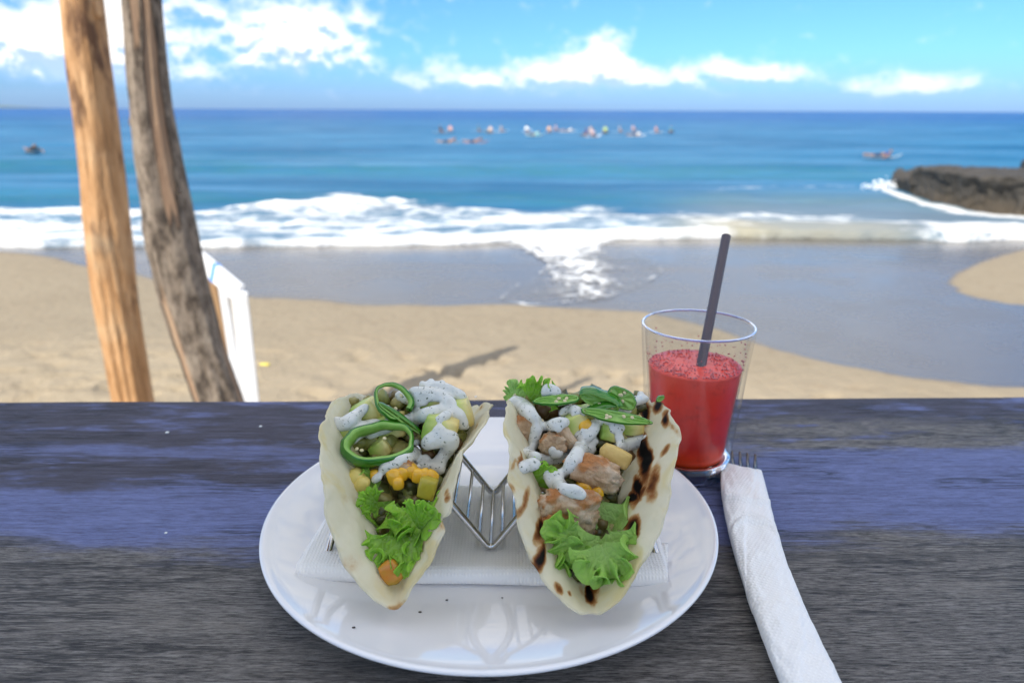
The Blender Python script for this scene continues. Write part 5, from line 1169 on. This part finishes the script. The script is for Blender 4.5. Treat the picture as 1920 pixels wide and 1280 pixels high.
# ------------------------------------------------------------------ fork rolled in a napkin
def build_cutlery():
    ctr = catmull([on_z(a, b, .006) for a, b in ((1391, 884), (1402, 945), (1424, 1030), (1452, 1110), (1483, 1185), (1520, 1268), (1548, 1330), (1590, 1420))], 24)
    N = len(ctr); t = np.linspace(0, 1, N)
    half = np.interp(t, [0, .10, .22, .38, .55, .75, 1], [.0142, .0150, .0148, .0140, .0138, .0136, .0136]); thick = np.interp(t, [0, .06, .2, .6, 1], [.0046, .0056, .0062, .0066, .0068])
    na = 120; V = []
    T = np.gradient(ctr, axis=0); T /= np.linalg.norm(T, axis=1)[:, None]
    for i in range(N):
        S = unit(np.cross(T[i], (0, 0, 1)))            # to the right
        for j in range(na):
            a = 2 * math.pi * j / na; c, s = math.cos(a), math.sin(a)
            x = half[i] * np.sign(c) * abs(c) ** .8; z = thick[i] * (.55 * (s if s < 0 else 0) + (abs(s) ** .75 if s > 0 else 0))
            wr = float(fbm(t[i] * 16, c * 1.6, s * 1.6, 5, 4)) * .0034 + float(fbm(t[i] * 40, c * 2 + 9, s * 2, 8, 2)) * .0007
            fold = .0011 * float(sstep(-.03, .03, c * .55 + .35 - (t[i] * 2.1 % 1.05)))
            fold2 = .0028 * math.exp(-((t[i] - .135 - .018 * (1 - c * c)) / .010) ** 2) * (s > 0) - .0026 * math.exp(-((t[i] - .125 - .018 * (1 - c * c)) / .006) ** 2) * (s > 0)
            fold3 = .0034 * math.exp(-((t[i] - .255 + .035 * (1 - c * c)) / .008) ** 2) * max(0, s) - .0030 * math.exp(-((t[i] - .238 + .035 * (1 - c * c)) / .006) ** 2) * max(0, s)
            sl = -T[i] * (.010 * (c * .5 + .5) - .004) * math.exp(-t[i] * 14) if i < 14 else 0      # slanting open end
            P = ctr[i] + S * (x * (1 + 0)) + np.array([0, 0, z + (wr + fold + fold2 + fold3) * (1 if s > -.3 else .2)]) + sl
            P[2] = max(P[2], .0006); V.append(P)
    root = empty('napkin_roll', ctr[0] * np.array([1, 1, 0]), 'white quilted paper napkin rolled round a fork at the right of the plate', 'napkin')
    o = mesh_obj('wrap', V, grid_faces(N, na, False, True), M_NAP2, root); solid_mod(o, .0006, -1)
    # inner layer showing at the open end
    V2 = []
    n2 = 30
    for i in range(n2):
        for j in range(60):
            a = math.pi * (.02 + .96 * j / 59); c, s = math.cos(a), math.sin(a); k = min(i, N - 1); S = unit(np.cross(T[k], (0, 0, 1)))
            V2.append(ctr[k] - T[k] * (.004 + .006 * max(0, -c)) * (1 - i / n2) + S * (half[k] * 1.0 * c - .001) + np.array([0, 0, thick[k] * .62 * s ** .8 - .002 + .0006 * math.sin(c * 6)]))
    solid_mod(mesh_obj('inner_layer', V2, grid_faces(n2, 60), M_NAP2, root), .0005)
    M_F = mat('dark_steel', lambda nb: dict(base=nb.mix(nb.noise(nb.coord('Object'), 50, 3), (.10, .085, .08), (.17, .15, .14)), rough=.25), metal=1.0)
    fr = empty('fork', on_z(1398, 870, .003), 'steel fork with four tines poking out of the rolled napkin', 'fork')
    ends = [(1374, 842), (1389, 844), (1403, 846), (1418, 848)]; st = [(1381, 905), (1394, 905), (1407, 904), (1419, 903)]
    for (a, b), (c, d) in zip(ends, st):
        A, B = on_z(a, b, .0065), on_z(c, d, .0035); v, f = tube([A, A * .7 + B * .3 + (0, 0, -.0002), B], [.0008, .0014, .0016], 10, True); mesh_obj('tine', v, f, M_F, fr)
    k1, k2 = 10, N - 30; L = ctr[k1:k2:8] + np.array([0, 0, -.0018]); v, f = tube(np.vstack([on_z(1400, 905, .0035), L]), np.interp(np.linspace(0, 1, len(L) + 1), [0, .05, .2, 1], [.009, .009, .0035, .006]), 12, True, .25); mesh_obj('handle', v, f, M_F, fr)
build_cutlery()

for o in bpy.data.objects:
    if '_o' in o: del o['_o']
